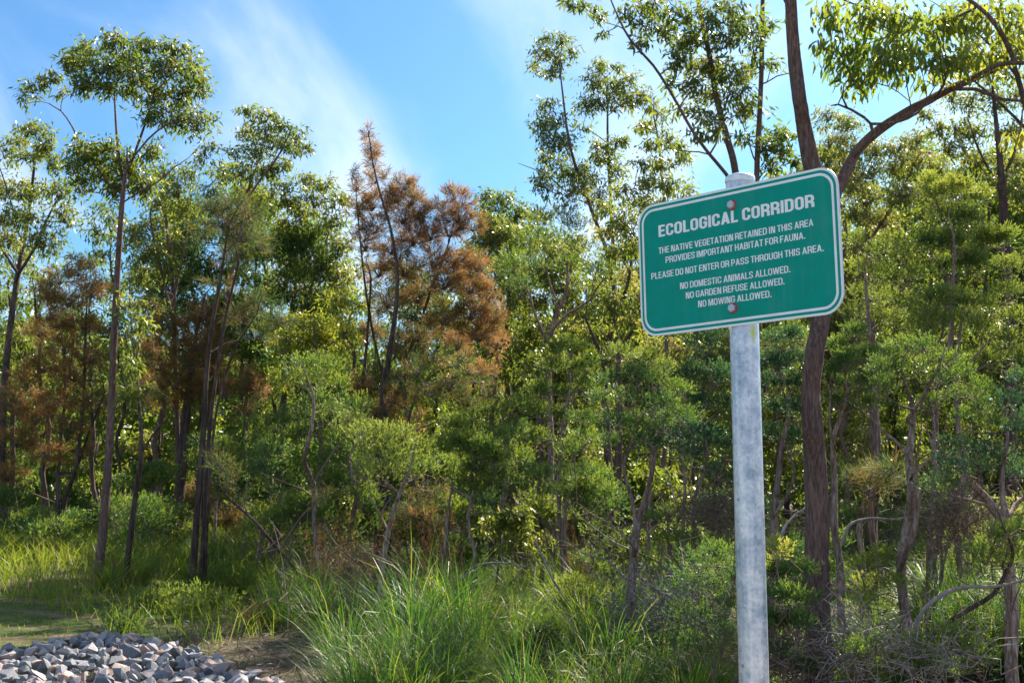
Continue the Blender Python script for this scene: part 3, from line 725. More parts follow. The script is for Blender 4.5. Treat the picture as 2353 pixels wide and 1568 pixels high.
# 4 gum with a separate arching crown
tree('gum_tree', 'gum whose small domed crown stands alone against blue sky with one long bare limb', 22.5,
     [[(455, 1230, 16), (470, 1050, 16), (480, 900, 15), (505, 760, 13), (530, 640, 11), (555, 520, 9), (572, 440, 7), (578, 380, 5)]],
     [(572, 258, 26, 18), (600, 268, 34, 20), (645, 290, 34, 22), (680, 320, 32, 24), (705, 345, 20, 14), (560, 305, 28, 22), (610, 315, 40, 22), (585, 345, 34, 26), (655, 340, 34, 22), (548, 350, 22, 18), (640, 378, 26, 18), (660, 375, 20, 14), (600, 395, 40, 24), (560, 400, 40, 30)],
     limbs=[[(560, 470, 7), (600, 410, 7), (635, 365, 6), (655, 330, 5), (668, 300, 3)], [(568, 440, 6), (590, 380, 5), (605, 330, 4), (612, 290, 3)]],
     dens=1.0, tone=.45, flowers=.3)
# 5 pair of gums in mid canopy
tree('gum_tree', 'broad gum with cream flower tufts between the domed gum and the rust-brown she-oak', 24,
     [[(640, 1150, 20), (650, 960, 18), (660, 800, 16), (672, 700, 14), (690, 600, 11), (700, 520, 8), (705, 450, 5)],
      [(662, 780, 10), (700, 700, 9), (735, 600, 7), (760, 520, 5)]],
     [(650, 420, 34, 20), (700, 412, 40, 22), (745, 425, 36, 22), (780, 450, 26, 28), (660, 460, 40, 28), (720, 465, 44, 28), (690, 500, 50, 30), (760, 510, 40, 34), (650, 530, 44, 30), (710, 550, 50, 30), (775, 570, 36, 36), (670, 600, 44, 30), (740, 610, 50, 34), (600, 470, 34, 34), (610, 560, 40, 34), (640, 660, 44, 34), (710, 670, 44, 34), (780, 660, 36, 40), (560, 440, 34, 28), (515, 400, 40, 30), (490, 440, 34, 26)],
     dens=.85, tone=.5, flowers=.6)
tree('gum_tree', 'young gum with bright drooping leaves standing in front of the rust-brown she-oak', 19.5,
     [[(735, 1230, 14), (738, 1060, 13), (735, 920, 11), (730, 820, 8), (722, 760, 5)]],
     [(690, 740, 40, 24), (735, 745, 36, 24), (660, 780, 34, 30), (710, 785, 50, 30), (755, 790, 30, 34), (680, 830, 44, 30), (650, 860, 30, 30), (730, 850, 44, 34), (770, 700, 36, 36), (790, 760, 30, 40)],
     dens=1.15, tone=.62, leaf=M_GUMY)
# 6 green she-oak
tree('sheoak_tree', 'green feathery she-oak with several dark stems rising from one foot in the grass', (440, 1358),
     [[(440, 1358, 24), (448, 1240, 22), (458, 1120, 20), (468, 980, 17), (475, 850, 14), (488, 740, 12), (510, 620, 9), (525, 520, 5)],
      [(456, 1358, 17), (468, 1230, 16), (474, 1100, 14), (482, 980, 12), (498, 850, 10), (520, 720, 8), (548, 600, 6)],
      [(470, 1330, 11), (476, 1200, 10), (482, 1080, 9), (500, 930, 8), (540, 800, 6), (590, 720, 4)]],
     [(490, 480, 26, 20), (530, 470, 34, 24), (565, 495, 34, 28), (515, 510, 44, 28), (560, 540, 44, 28), (470, 530, 24, 20), (450, 545, 18, 14), (530, 590, 40, 24), (590, 560, 30, 24), (500, 650, 34, 18, .6), (600, 700, 44, 22), (560, 730, 40, 22), (640, 740, 34, 20), (590, 770, 40, 22, .7)],
     kind='cas', leaf=M_CAS, tone=.13, dens=.95, bark=M_BARKD, up=.5)
# 7 rust-brown she-oak, the big one
tree('sheoak_tree', 'big rust-brown she-oak in male flower with a tall narrow spire against the sky', 20,
     [[(868, 1250, 26), (872, 1080, 24), (878, 950, 22), (893, 820, 18), (908, 720, 14), (912, 620, 11), (896, 520, 9), (872, 440, 7), (856, 370, 5), (846, 300, 3)],
      [(880, 960, 13), (925, 850, 11), (965, 740, 9), (1000, 640, 8), (1030, 560, 6), (1050, 470, 4)],
      [(886, 880, 10), (860, 780, 9), (842, 680, 8), (828, 560, 6), (818, 450, 4)],
      [(830, 940, 13), (838, 840, 11), (846, 740, 8), (852, 640, 6)]],
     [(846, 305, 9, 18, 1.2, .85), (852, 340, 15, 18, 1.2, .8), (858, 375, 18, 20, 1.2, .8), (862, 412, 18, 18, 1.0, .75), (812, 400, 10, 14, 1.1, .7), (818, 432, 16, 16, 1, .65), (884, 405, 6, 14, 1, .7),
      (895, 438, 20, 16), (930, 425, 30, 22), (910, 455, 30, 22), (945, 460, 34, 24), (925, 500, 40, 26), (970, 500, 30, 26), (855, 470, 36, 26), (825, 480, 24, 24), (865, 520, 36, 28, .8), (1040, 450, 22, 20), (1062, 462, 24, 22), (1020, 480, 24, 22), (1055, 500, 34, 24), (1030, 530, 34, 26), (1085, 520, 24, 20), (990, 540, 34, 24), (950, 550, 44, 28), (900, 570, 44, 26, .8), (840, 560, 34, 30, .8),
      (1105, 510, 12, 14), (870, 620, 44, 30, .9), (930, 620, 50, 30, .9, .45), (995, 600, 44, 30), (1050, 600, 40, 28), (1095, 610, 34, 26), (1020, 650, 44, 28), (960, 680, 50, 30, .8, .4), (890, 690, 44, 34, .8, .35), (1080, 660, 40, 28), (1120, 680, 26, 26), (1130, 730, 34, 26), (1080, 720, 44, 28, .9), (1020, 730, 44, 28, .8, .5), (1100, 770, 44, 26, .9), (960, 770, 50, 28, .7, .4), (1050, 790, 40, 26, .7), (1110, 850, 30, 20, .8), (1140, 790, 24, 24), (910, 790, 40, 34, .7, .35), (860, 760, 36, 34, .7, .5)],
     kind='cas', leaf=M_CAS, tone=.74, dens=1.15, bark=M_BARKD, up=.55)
# brown she-oaks around it
tree('sheoak_tree', 'rust-brown she-oak with dark clumps low behind the many-stemmed green she-oak', 22,
     [[(405, 1250, 34), (415, 1100, 32), (428, 950, 28), (440, 850, 18), (450, 770, 12), (465, 700, 7)]],
     [(340, 715, 26, 16), (375, 745, 30, 22), (350, 790, 30, 20), (400, 790, 36, 26), (360, 840, 36, 22), (340, 880, 30, 16), (430, 750, 30, 24), (470, 720, 34, 28), (510, 740, 34, 26), (460, 790, 36, 28), (500, 810, 36, 26), (440, 840, 40, 26), (490, 870, 44, 28), (400, 880, 40, 24), (380, 920, 34, 18), (440, 910, 44, 24, 1), (520, 900, 40, 26, .8, .5), (560, 870, 34, 28, .8), (590, 890, 26, 30, .8), (570, 940, 40, 28, .7, .45)],
     kind='cas', leaf=M_CAS, tone=.56, dens=.85, bark=M_BARKD, up=.4)
tree('sheoak_tree', 'straw-brown wispy she-oak behind the grass beside the tallest gum', 20.5,
     [[(130, 1275, 20), (148, 1150, 16), (172, 1080, 12), (190, 950, 9), (195, 800, 7), (200, 680, 5)],
      [(132, 1260, 15), (133, 1120, 13), (140, 1020, 10), (150, 880, 8), (140, 760, 5)], [(170, 1085, 9), (205, 990, 8), (240, 900, 5)]],
     [(140, 640, 34, 24), (180, 620, 34, 26), (110, 680, 40, 24), (160, 690, 44, 26), (210, 670, 34, 28), (130, 740, 50, 26), (190, 750, 44, 26), (90, 760, 34, 26), (150, 800, 50, 28), (210, 820, 40, 28), (100, 840, 44, 28), (170, 860, 50, 28), (60, 880, 44, 30), (130, 920, 50, 28), (200, 920, 44, 28), (80, 960, 44, 28), (160, 980, 44, 26), (30, 930, 44, 34), (40, 1010, 50, 30), (110, 1040, 44, 26), (190, 1040, 40, 26, .8), (20, 1090, 44, 28)],
     kind='cas', leaf=M_CAS, tone=.60, dens=.85, bark=M_BARKD, up=.45)
tree('sheoak_tree', 'small rust-brown she-oak low between the pale-crowned paperbark and the big she-oak', 19,
     [[(868, 1290, 10), (872, 1150, 9), (880, 1040, 7), (886, 960, 4)]],
     [(860, 940, 34, 26), (900, 930, 34, 28), (880, 980, 44, 24), (935, 985, 34, 20), (845, 890, 30, 24), (820, 880, 24, 26), (920, 900, 30, 20), (960, 960, 20, 16)],
     kind='cas', leaf=M_CAS, tone=.56, dens=.8, bark=M_BARKD)
tree('sheoak_tree', 'wispy olive she-oak drooping in front of the big rust-brown she-oak', 18,
     [[(985, 1300, 12), (960, 1150, 11), (935, 1000, 9), (960, 900, 7), (1010, 850, 5), (1060, 840, 3)]],
     [(1000, 820, 44, 20), (1050, 835, 44, 18), (1090, 870, 40, 20), (960, 850, 36, 20), (1030, 880, 50, 20), (1075, 920, 50, 22), (985, 900, 44, 20), (1120, 900, 30, 22), (920, 870, 30, 20)],
     kind='cas', leaf=M_CAS, tone=.22, dens=.55, bark=M_BARKD, up=.1)
# slim dark trunks left
tree('gum_tree', 'slim dark-trunked tree between the tallest gum and the many-stemmed she-oak', (288, 1345),
     [[(285, 1345, 20), (300, 1230, 18), (312, 1130, 16), (325, 1040, 13), (318, 900, 10), (305, 780, 8), (298, 680, 5)], [(320, 1050, 8), (350, 1000, 6), (400, 940, 4)]],
     [(290, 700, 34, 30), (320, 750, 34, 30), (280, 780, 34, 30), (300, 840, 40, 28), (330, 900, 34, 26), (280, 900, 34, 30)], dens=.7, bark=M_BARKD, tone=.5)
# 8 centre
tree('gum_tree', 'rounded blue-green gum rising behind the rust-brown she-oak and the umbrella paperbark', 25,
     [[(1180, 1200, 20), (1172, 980, 18), (1160, 800, 15), (1150, 650, 11), (1145, 540, 7)]],
     [(1110, 452, 30, 16), (1150, 460, 36, 20), (1185, 490, 26, 28), (1120, 490, 36, 26), (1160, 520, 44, 26), (1110, 545, 36, 28), (1150, 570, 44, 26), (1195, 550, 30, 34), (1130, 610, 44, 28), (1180, 620, 40, 30)],
     dens=1.2, tone=.40)
tree('gum_tree', 'second rounded gum between the blue-green gum and the umbrella paperbark, dark leaves', 27,
     [[(1215, 1200, 18), (1205, 950, 16), (1200, 800, 13), (1210, 650, 8)]],
     [(1200, 520, 34, 20), (1240, 500, 30, 20), (1230, 560, 44, 26), (1180, 660, 40, 30), (1240, 640, 44, 30), (1210, 710, 50, 30), (1170, 770, 44, 30), (1240, 770, 50, 30)], dens=1.1, tone=.42)
tree('paperbark_tree', 'tall umbrella-crowned paperbark with ochre top and spreading pale limbs', 19,
     [[(1265, 1230, 26), (1262, 1100, 24), (1262, 980, 22), (1258, 870, 20), (1262, 790, 18), (1280, 710, 14), (1300, 650, 10), (1305, 590, 6)],
      [(1262, 800, 11), (1240, 730, 9), (1215, 680, 7), (1195, 640, 5)], [(1270, 760, 12), (1310, 720, 10), (1350, 690, 8), (1385, 650, 5)], [(1278, 715, 8), (1265, 650, 6), (1255, 590, 4)]],
     [(1240, 515, 36, 24, 1, .66), (1290, 500, 44, 22, 1, .72), (1325, 530, 34, 26, 1, .62), (1225, 560, 36, 20, 1, .4), (1280, 555, 50, 24, 1, .5), (1180, 610, 36, 18, 1, .32), (1220, 620, 34, 16, 1, .3), (1160, 640, 26, 16, 1, .4), (1350, 580, 34, 24, 1, .55), (1390, 620, 36, 26, 1, .5), (1360, 640, 40, 22, 1, .4), (1410, 660, 26, 26, 1, .45), (1310, 610, 40, 18, .8, .4), (1200, 665, 30, 14, .8, .25)],
     kind='mel', leaf=M_MEL, bark=M_PAPER, dens=.9, wob=.06)
# 10-12 thin gums against the sky
tree('gum_tree', 'thin gum with tufted leaf balls stacked up a bare stem against the sky', 19,
     [[(1420, 1150, 14), (1425, 950, 14), (1418, 760, 13), (1400, 600, 12), (1365, 500, 12), (1340, 430, 11), (1318, 370, 9), (1303, 300, 8), (1293, 220, 6), (1286, 150, 4)]],
     [(1255, 85, 26, 16), (1290, 100, 26, 20), (1240, 125, 24, 22), (1275, 135, 34, 22), (1310, 118, 18, 16), (1235, 160, 18, 16), (1268, 170, 26, 16),
      (1250, 240, 26, 24), (1240, 285, 24, 30), (1275, 275, 26, 26), (1265, 320, 34, 28), (1300, 330, 30, 28), (1255, 370, 30, 24), (1290, 385, 40, 28), (1330, 400, 34, 26), (1260, 430, 30, 24), (1310, 440, 36, 26), (1240, 400, 20, 20)],
     limbs=[[(1340, 440, 5), (1300, 440, 4), (1262, 405, 4), (1225, 388, 3), (1190, 375, 1.5)]],
     dens=.85, tone=.48, flowers=.5)
tree('gum_tree', 'thin straight gum with flower-tipped crown to the left of the leafy double gum', 20,
     [[(1415, 1150, 13), (1420, 900, 12), (1412, 650, 11), (1402, 460, 10), (1396, 330, 8), (1395, 240, 6), (1390, 180, 4)]],
     [(1375, 150, 30, 14), (1410, 155, 30, 14), (1360, 190, 34, 22), (1405, 195, 36, 24), (1450, 185, 30, 22), (1380, 235, 40, 24), (1430, 235, 40, 26), (1345, 245, 30, 22), (1470, 225, 26, 24), (1340, 290, 26, 14),
      (1370, 335, 30, 16, 1.2), (1410, 325, 30, 16, 1.2), (1390, 360, 40, 20, 1.1), (1360, 400, 34, 20, .8), (1420, 400, 30, 24, .8), (1375, 450, 40, 28)],
     dens=.9, tone=.5, flowers=.5)
tree('gum_tree', 'bushy young gum with rounded leaves left of the sign top', 17.5,
     [[(1520, 1200, 15), (1530, 900, 14), (1530, 650, 12), (1528, 500, 10), (1520, 400, 8), (1510, 310, 6), (1500, 260, 4)]],
     [(1475, 290, 26, 20), (1510, 262, 24, 20), (1490, 335, 30, 20), (1535, 320, 26, 22), (1470, 375, 26, 18), (1515, 380, 34, 24), (1560, 370, 24, 22), (1490, 425, 34, 24), (1540, 430, 40, 26), (1585, 435, 24, 20), (1470, 470, 30, 24), (1520, 480, 34, 26), (1440, 440, 30, 26), (1430, 500, 34, 26), (1400, 480, 34, 24)],
     dens=.95, tone=.56, flowers=.35)
# 13 double gum above the sign
tree('gum_tree', 'leafy gum with two leaning stems and cream blossom directly above the post top', 13.5,
     [[(1745, 1500, 30), (1735, 1200, 28), (1722, 900, 27), (1708, 600, 25), (1690, 400, 23), (1668, 310, 21), (1645, 220, 19), (1628, 120, 16), (1608, 30, 14), (1598, -60, 12)],
      [(1690, 440, 14), (1668, 400, 13), (1630, 355, 12), (1590, 300, 11), (1545, 220, 10), (1500, 150, 9), (1450, 95, 8), (1420, 40, 6), (1395, -20, 4)]],
     [(1330, 8, 40, 14), (1372, 45, 24, 18), (1390, 70, 20, 14), (1350, 20, 20, 12), (1440, 15, 26, 18), (1480, 50, 34, 24), (1500, 10, 40, 26), (1475, 105, 26, 22), (1530, 80, 40, 26, 1.1), (1560, 30, 44, 26, 1.1), (1620, 40, 44, 28), (1675, 30, 44, 30), (1600, 90, 50, 28, 1.2), (1660, 100, 44, 30, 1.1), (1720, 60, 34, 34), (1560, 140, 40, 26), (1615, 155, 50, 28, 1.1), (1670, 165, 44, 28, 1.1), (1590, 200, 44, 26), (1640, 215, 50, 28, 1), (1700, 200, 34, 34), (1570, 250, 34, 22), (1620, 268, 44, 26), (1690, 255, 34, 26), (1600, 310, 30, 20, .8), (1540, 190, 30, 18, .8), (1560, 340, 24, 14, .7), (1650, 300, 34, 20, .8), (1475, 290, 20, 14, .8), (1510, 250, 24, 16, .8)],
     limbs=[[(1645, 330, 6), (1655, 270, 5), (1680, 210, 4), (1700, 170, 3)]],
     dens=1.0, tone=.40, flowers=.9, size=.105)
tree('gum_tree', 'straight slender gum behind the post top with dark glossy side leaves', 14,
     [[(1745, 1450, 22), (1740, 1100, 21), (1738, 800, 20), (1738, 420, 18), (1744, 280, 17), (1750, 130, 15), (1752, -60, 13)]],
     [(1735, 120, 24, 30), (1765, 60, 20, 30), (1720, 160, 26, 30), (1770, 150, 20, 24), (1730, 250, 30, 26), (1780, 300, 40, 24), (1820, 310, 30, 20), (1750, 340, 44, 22), (1800, 350, 44, 22), (1770, 385, 40, 18), (1830, 370, 30, 18), (1700, 320, 30, 18, .8), (1690, 60, 30, 30)],
     limbs=[[(1750, 400, 6), (1730, 360, 5), (1715, 310, 4), (1700, 270, 3)], [(1760, 190, 5), (1785, 175, 4), (1815, 168, 3)]],
     dens=.9, tone=.36, size=.10)
# 14 the big ironbark with the long limb
tree('gum_tree', 'big furrowed purple-brown gum beside the sign with a long limb reaching up to the right', 9.2,
     [[(1888, 1640, 74), (1884, 1560, 66), (1880, 1450, 60), (1877, 1300, 58), (1878, 1180, 57), (1872, 1060, 52), (1866, 980, 48), (1862, 900, 46), (1872, 810, 44), (1884, 740, 44), (1890, 650, 46), (1888, 540, 48), (1876, 430, 46), (1862, 370, 43), (1848, 300, 38), (1836, 230, 35), (1828, 160, 34), (1820, 80, 31), (1816, 0, 30), (1808, -90, 28)]],
     [(1890, 30, 34, 30, .8, .5), (1935, 60, 40, 34, 1, .3), (1980, 40, 44, 34), (1935, 120, 44, 34, 1.1, .3), (1985, 110, 50, 36, 1.2, .3), (2040, 60, 50, 36), (2040, 130, 50, 36, 1.2, .32), (1960, 175, 44, 28, 1.1, .3), (2010, 180, 44, 28, 1.1, .28), (2090, 40, 44, 36), (2100, 110, 50, 36, 1.1, .4), (2150, 60, 50, 36, 1, .5), (2160, 130, 50, 34, 1.1, .5), (2210, 60, 50, 40, 1, .55), (2210, 140, 44, 34, 1, .55), (2265, 50, 50, 40, 1, .6), (2270, 120, 50, 34, 1, .65), (2325, 40, 44, 40, 1, .65), (2330, 110, 44, 36, 1, .65), (2080, 165, 36, 24, .9, .4), (2130, 180, 34, 20, .8, .6), (1890, 100, 26, 24, .7, .55), (2340, 300, 18, 34, .7, .85)],
     limbs=[[(1896, 560, 34), (1912, 470, 30), (1938, 405, 27), (1970, 345, 25), (2020, 298, 24), (2075, 262, 23), (2130, 232, 22), (2185, 203, 21), (2240, 178, 19), (2300, 152, 17), (2370, 120, 15), (2440, 60, 12)],
            [(2225, 185, 13), (2290, 150, 13), (2352, 145, 12), (2420, 150, 8)],
            [(2180, 205, 11), (2240, 205, 10), (2300, 228, 9), (2360, 232, 7)],
            [(2005, 305, 9), (1985, 270, 8), (1955, 252, 7), (1925, 240, 5), (1908, 243, 3)], [(1946, 248, 6), (1935, 225, 5), (1938, 195, 3)],
            [(2040, 285, 8), (2085, 272, 8), (2110, 258, 7), (2125, 235, 5)], [(2155, 215, 8), (2168, 195, 7), (2172, 175, 4)],
            [(2092, 250, 4), (2086, 215, 3), (2080, 180, 2.5)], [(2130, 232, 3), (2125, 200, 2.5), (2118, 165, 2)],
            [(1828, 60, 12), (1810, 10, 14), (1785, -40, 13)], [(2330, 140, 14), (2290, 60, 13), (2240, 10, 10), (2180, -30, 8)], [(2240, 20, 7), (2160, 50, 7), (2080, 40, 6), (1990, 20, 5), (1920, -10, 4)]],
     near=True, size=.105, dens=.85, tone=.48, leaf=M_GUMY, hang=1.3, bark=M_BARK)
tree('gum_tree', 'fine-leaved gum high at the right edge behind the overhanging limb', 12.5,
     [[(2420, 1300, 40), (2410, 900, 36), (2400, 500, 30), (2370, 300, 22), (2330, 150, 14), (2300, 20, 9)], [(2372, 310, 12), (2300, 240, 9), (2230, 180, 7), (2160, 120, 4)], [(2340, 180, 9), (2260, 90, 7), (2180, 30, 5)]],
     [(2300, 30, 44, 30), (2240, 20, 40, 28), (2340, 90, 40, 34), (2280, 90, 44, 28), (2220, 85, 40, 26), (2170, 40, 34, 26), (2150, 110, 34, 22), (2210, 150, 40, 24), (2270, 170, 40, 26), (2330, 170, 34, 30), (2100, 60, 30, 24), (2050, 30, 30, 22), (2000, 10, 34, 20), (1920, 10, 30, 18)],
     dens=.65, tone=.62, flowers=.2, leaf=M_GUMY, size=.085, bark=M_BARKD)
# 15 right side gums
tree('gum_tree', 'dark-trunked flowering gum at the right edge above the paperbark thicket', 15.5,
     [[(2325, 1300, 40), (2320, 1000, 38), (2318, 780, 34), (2312, 600, 30), (2305, 480, 26), (2298, 380, 20), (2288, 280, 14), (2280, 200, 8)],
      [(2300, 420, 12), (2330, 350, 10), (2345, 280, 6)], [(2305, 440, 10), (2260, 370, 8), (2235, 310, 5)]],
     [(2270, 185, 34, 24), (2230, 230, 40, 26), (2290, 240, 40, 28), (2335, 220, 34, 28), (2200, 290, 34, 26), (2250, 300, 44, 28), (2310, 300, 44, 28), (2160, 300, 34, 24), (2180, 345, 44, 26), (2240, 370, 44, 26), (2330, 370, 34, 34), (2130, 265, 26, 18), (2290, 420, 44, 28), (2340, 450, 30, 34), (2190, 230, 26, 18)],
     dens=.85, tone=.52, flowers=.7, bark=M_BARKD, size=.085)
tree('gum_tree', 'sunlit flowering gum behind the long limb of the big gum', 17,
     [[(2010, 1200, 24), (2005, 900, 22), (2000, 650, 18), (1990, 500, 14), (1975, 400, 9), (1968, 330, 5)], [(1995, 560, 10), (2050, 470, 9), (2090, 400, 6)]],
     [(1900, 270, 34, 24), (1945, 290, 40, 24), (1905, 330, 34, 26), (1960, 340, 44, 26), (2010, 350, 40, 26), (2060, 340, 44, 26), (2110, 320, 34, 24), (1930, 385, 40, 26), (1990, 400, 44, 26), (2050, 390, 44, 26), (2110, 375, 40, 28), (2160, 390, 30, 24), (2000, 455, 50, 28), (2070, 450, 50, 28), (2130, 430, 36, 26), (1950, 430, 30, 26), (1960, 490, 36, 28), (2030, 510, 50, 28)],
     dens=.9, tone=.6, flowers=.9, leaf=M_GUM, size=.08)
tree('gum_tree', 'yellow-leaved gum half hidden by the left edge of the sign', 18,
     [[(1400, 1150, 26), (1392, 950, 24), (1388, 840, 22), (1410, 740, 16), (1440, 660, 11), (1450, 600, 7)], [(1395, 860, 12), (1370, 790, 10), (1345, 730, 7)], [(1400, 830, 13), (1440, 780, 11), (1480, 710, 8), (1500, 640, 5)]],
     [(1430, 520, 34, 24), (1460, 560, 26, 28), (1420, 580, 34, 26), (1395, 540, 30, 24), (1440, 640, 36, 26, 1, .75), (1470, 680, 26, 30, 1, .7), (1410, 700, 34, 26), (1445, 740, 40, 26, .9), (1380, 760, 34, 26, .8), (1500, 790, 34, 28), (1550, 800, 40, 24), (1600, 790, 34, 24), (1330, 760, 34, 26, .7), (1480, 480, 30, 24), (1520, 540, 40, 40), (1600, 560, 50, 60)],
     dens=.9, tone=.6, bark=M_BARKD)

# ------------------------------------------------------------------ paperbarks (melaleuca), traced one by one
def pb(label, D, stems, clumps, tone=.42, dens=1.0, **kw):
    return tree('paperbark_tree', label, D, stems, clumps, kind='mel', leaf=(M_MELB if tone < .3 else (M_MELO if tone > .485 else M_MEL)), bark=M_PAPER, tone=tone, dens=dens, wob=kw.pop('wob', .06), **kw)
pb('small round-topped paperbark with a kinked pale stem left of the rust she-oak foot', 16,
   [[(722, 1290, 16), (718, 1180, 15), (716, 1110, 15), (695, 1060, 13), (708, 1010, 12), (716, 960, 10), (714, 900, 7)]],
   [(690, 848, 40, 20), (740, 846, 36, 22), (665, 878, 34, 18), (715, 880, 50, 20), (770, 895, 34, 22), (800, 940, 40, 24), (760, 960, 40, 20), (820, 980, 30, 20), (730, 930, 30, 18, .8), (620, 1040, 34, 18), (600, 1080, 40, 20)], tone=.40)
pb('bright green billowing paperbark on a single crooked stem in the middle of the tussocks', (876, 1485),
   [[(876, 1485, 22), (878, 1390, 18), (884, 1290, 17), (893, 1220, 16), (912, 1160, 13), (930, 1110, 9)], [(893, 1222, 8), (870, 1180, 7), (850, 1150, 5)]],
   [(840, 1005, 36, 20), (885, 1000, 40, 20), (930, 1015, 40, 22), (965, 1040, 30, 24), (860, 1045, 44, 22), (915, 1055, 50, 24), (830, 1085, 44, 20), (880, 1095, 44, 20, .9), (935, 1095, 44, 20), (975, 1085, 26, 22)], tone=.56)
pb('pale-tipped paperbark on two thin white-barked stems right of the bright green one', (1085, 1400),
   [[(1025, 1350, 13), (1028, 1250, 12), (1030, 1180, 11), (1034, 1130, 8)], [(1083, 1400, 13), (1084, 1300, 13), (1085, 1220, 12), (1082, 1150, 8)], [(1085, 1180, 7), (1072, 1142, 6), (1050, 1125, 4)]],
   [(1010, 1040, 34, 22), (1055, 985, 34, 22), (1050, 1025, 40, 22), (1100, 1040, 44, 24), (1145, 1060, 34, 26), (1025, 1080, 40, 22), (1080, 1085, 44, 22), (1130, 1100, 34, 24), (1050, 1115, 34, 16, .8), (1155, 1010, 26, 20), (1100, 1130, 34, 16, .8)], tone=.47)
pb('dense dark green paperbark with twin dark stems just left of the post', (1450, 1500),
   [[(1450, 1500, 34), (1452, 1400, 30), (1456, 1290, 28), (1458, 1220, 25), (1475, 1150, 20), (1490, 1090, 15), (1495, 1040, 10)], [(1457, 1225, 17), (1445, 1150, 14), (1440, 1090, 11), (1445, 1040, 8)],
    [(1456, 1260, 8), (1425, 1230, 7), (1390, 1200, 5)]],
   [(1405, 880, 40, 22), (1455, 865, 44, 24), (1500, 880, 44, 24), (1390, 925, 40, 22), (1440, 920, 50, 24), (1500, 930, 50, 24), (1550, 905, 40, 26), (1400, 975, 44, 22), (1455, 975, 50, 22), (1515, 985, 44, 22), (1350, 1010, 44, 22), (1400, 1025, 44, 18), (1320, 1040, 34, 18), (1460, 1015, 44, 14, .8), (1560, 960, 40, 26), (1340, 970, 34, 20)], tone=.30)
pb('grey-green paperbark behind the dark green one, ghostly pale forked stem', 16,
   [[(1300, 1330, 18), (1292, 1240, 16), (1285, 1150, 15), (1280, 1060, 13), (1300, 980, 11), (1310, 900, 8), (1305, 860, 5)], [(1290, 1000, 8), (1310, 950, 7), (1320, 900, 5)]],
   [(1270, 810, 34, 24), (1310, 800, 40, 24), (1345, 835, 34, 28), (1260, 850, 34, 24), (1310, 850, 44, 24), (1350, 885, 34, 22), (1250, 900, 40, 24), (1300, 910, 44, 22), (1240, 950, 40, 24), (1290, 960, 34, 22), (1230, 1010, 40, 22)], tone=.45, dens=.9)
pb('curved-stemmed paperbark with low leaning trunk in the grass left of the dark green one', (1330, 1400),
   [[(1330, 1400, 18), (1310, 1330, 19), (1296, 1270, 17), (1292, 1200, 14), (1298, 1140, 10)]],
   [(1250, 1100, 40, 20), (1300, 1095, 44, 20), (1350, 1090, 40, 20), (1270, 1140, 40, 18), (1320, 1140, 36, 16), (1200, 1130, 34, 20), (1220, 1090, 34, 18)], tone=.36, dens=.9)
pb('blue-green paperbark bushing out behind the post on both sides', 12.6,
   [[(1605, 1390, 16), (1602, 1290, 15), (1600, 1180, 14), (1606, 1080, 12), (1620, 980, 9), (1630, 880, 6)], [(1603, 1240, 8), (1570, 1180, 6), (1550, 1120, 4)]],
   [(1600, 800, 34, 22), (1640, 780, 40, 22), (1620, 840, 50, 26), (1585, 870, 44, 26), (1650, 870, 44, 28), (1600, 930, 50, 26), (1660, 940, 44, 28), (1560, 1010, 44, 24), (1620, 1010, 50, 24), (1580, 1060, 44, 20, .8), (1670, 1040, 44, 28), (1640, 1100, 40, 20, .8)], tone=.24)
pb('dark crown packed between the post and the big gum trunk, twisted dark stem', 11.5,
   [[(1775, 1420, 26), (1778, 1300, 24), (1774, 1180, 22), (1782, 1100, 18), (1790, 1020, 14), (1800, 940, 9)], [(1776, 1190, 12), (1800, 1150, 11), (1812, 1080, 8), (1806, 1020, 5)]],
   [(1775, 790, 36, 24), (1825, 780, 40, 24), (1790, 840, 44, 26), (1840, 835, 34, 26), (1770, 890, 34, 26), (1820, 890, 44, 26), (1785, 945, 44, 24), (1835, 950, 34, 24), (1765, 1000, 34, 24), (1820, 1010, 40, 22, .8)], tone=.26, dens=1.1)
pb('paperbark right of the big gum trunk with a shaggy stem and fanned fine twigs', 11.2,
   [[(1935, 1500, 26), (1930, 1380, 24), (1925, 1290, 23), (1916, 1200, 24), (1914, 1100, 20), (1918, 1020, 17), (1940, 960, 12), (1950, 900, 8)], [(1918, 1030, 9), (1900, 970, 8), (1902, 910, 5)]],
   [(1920, 800, 34, 24), (1960, 770, 34, 24), (1945, 830, 40, 26), (1990, 820, 40, 24), (1960, 880, 44, 24), (2000, 880, 34, 24), (1910, 860, 30, 24), (1930, 920, 40, 20, .8), (2000, 930, 40, 22)], tone=.36)
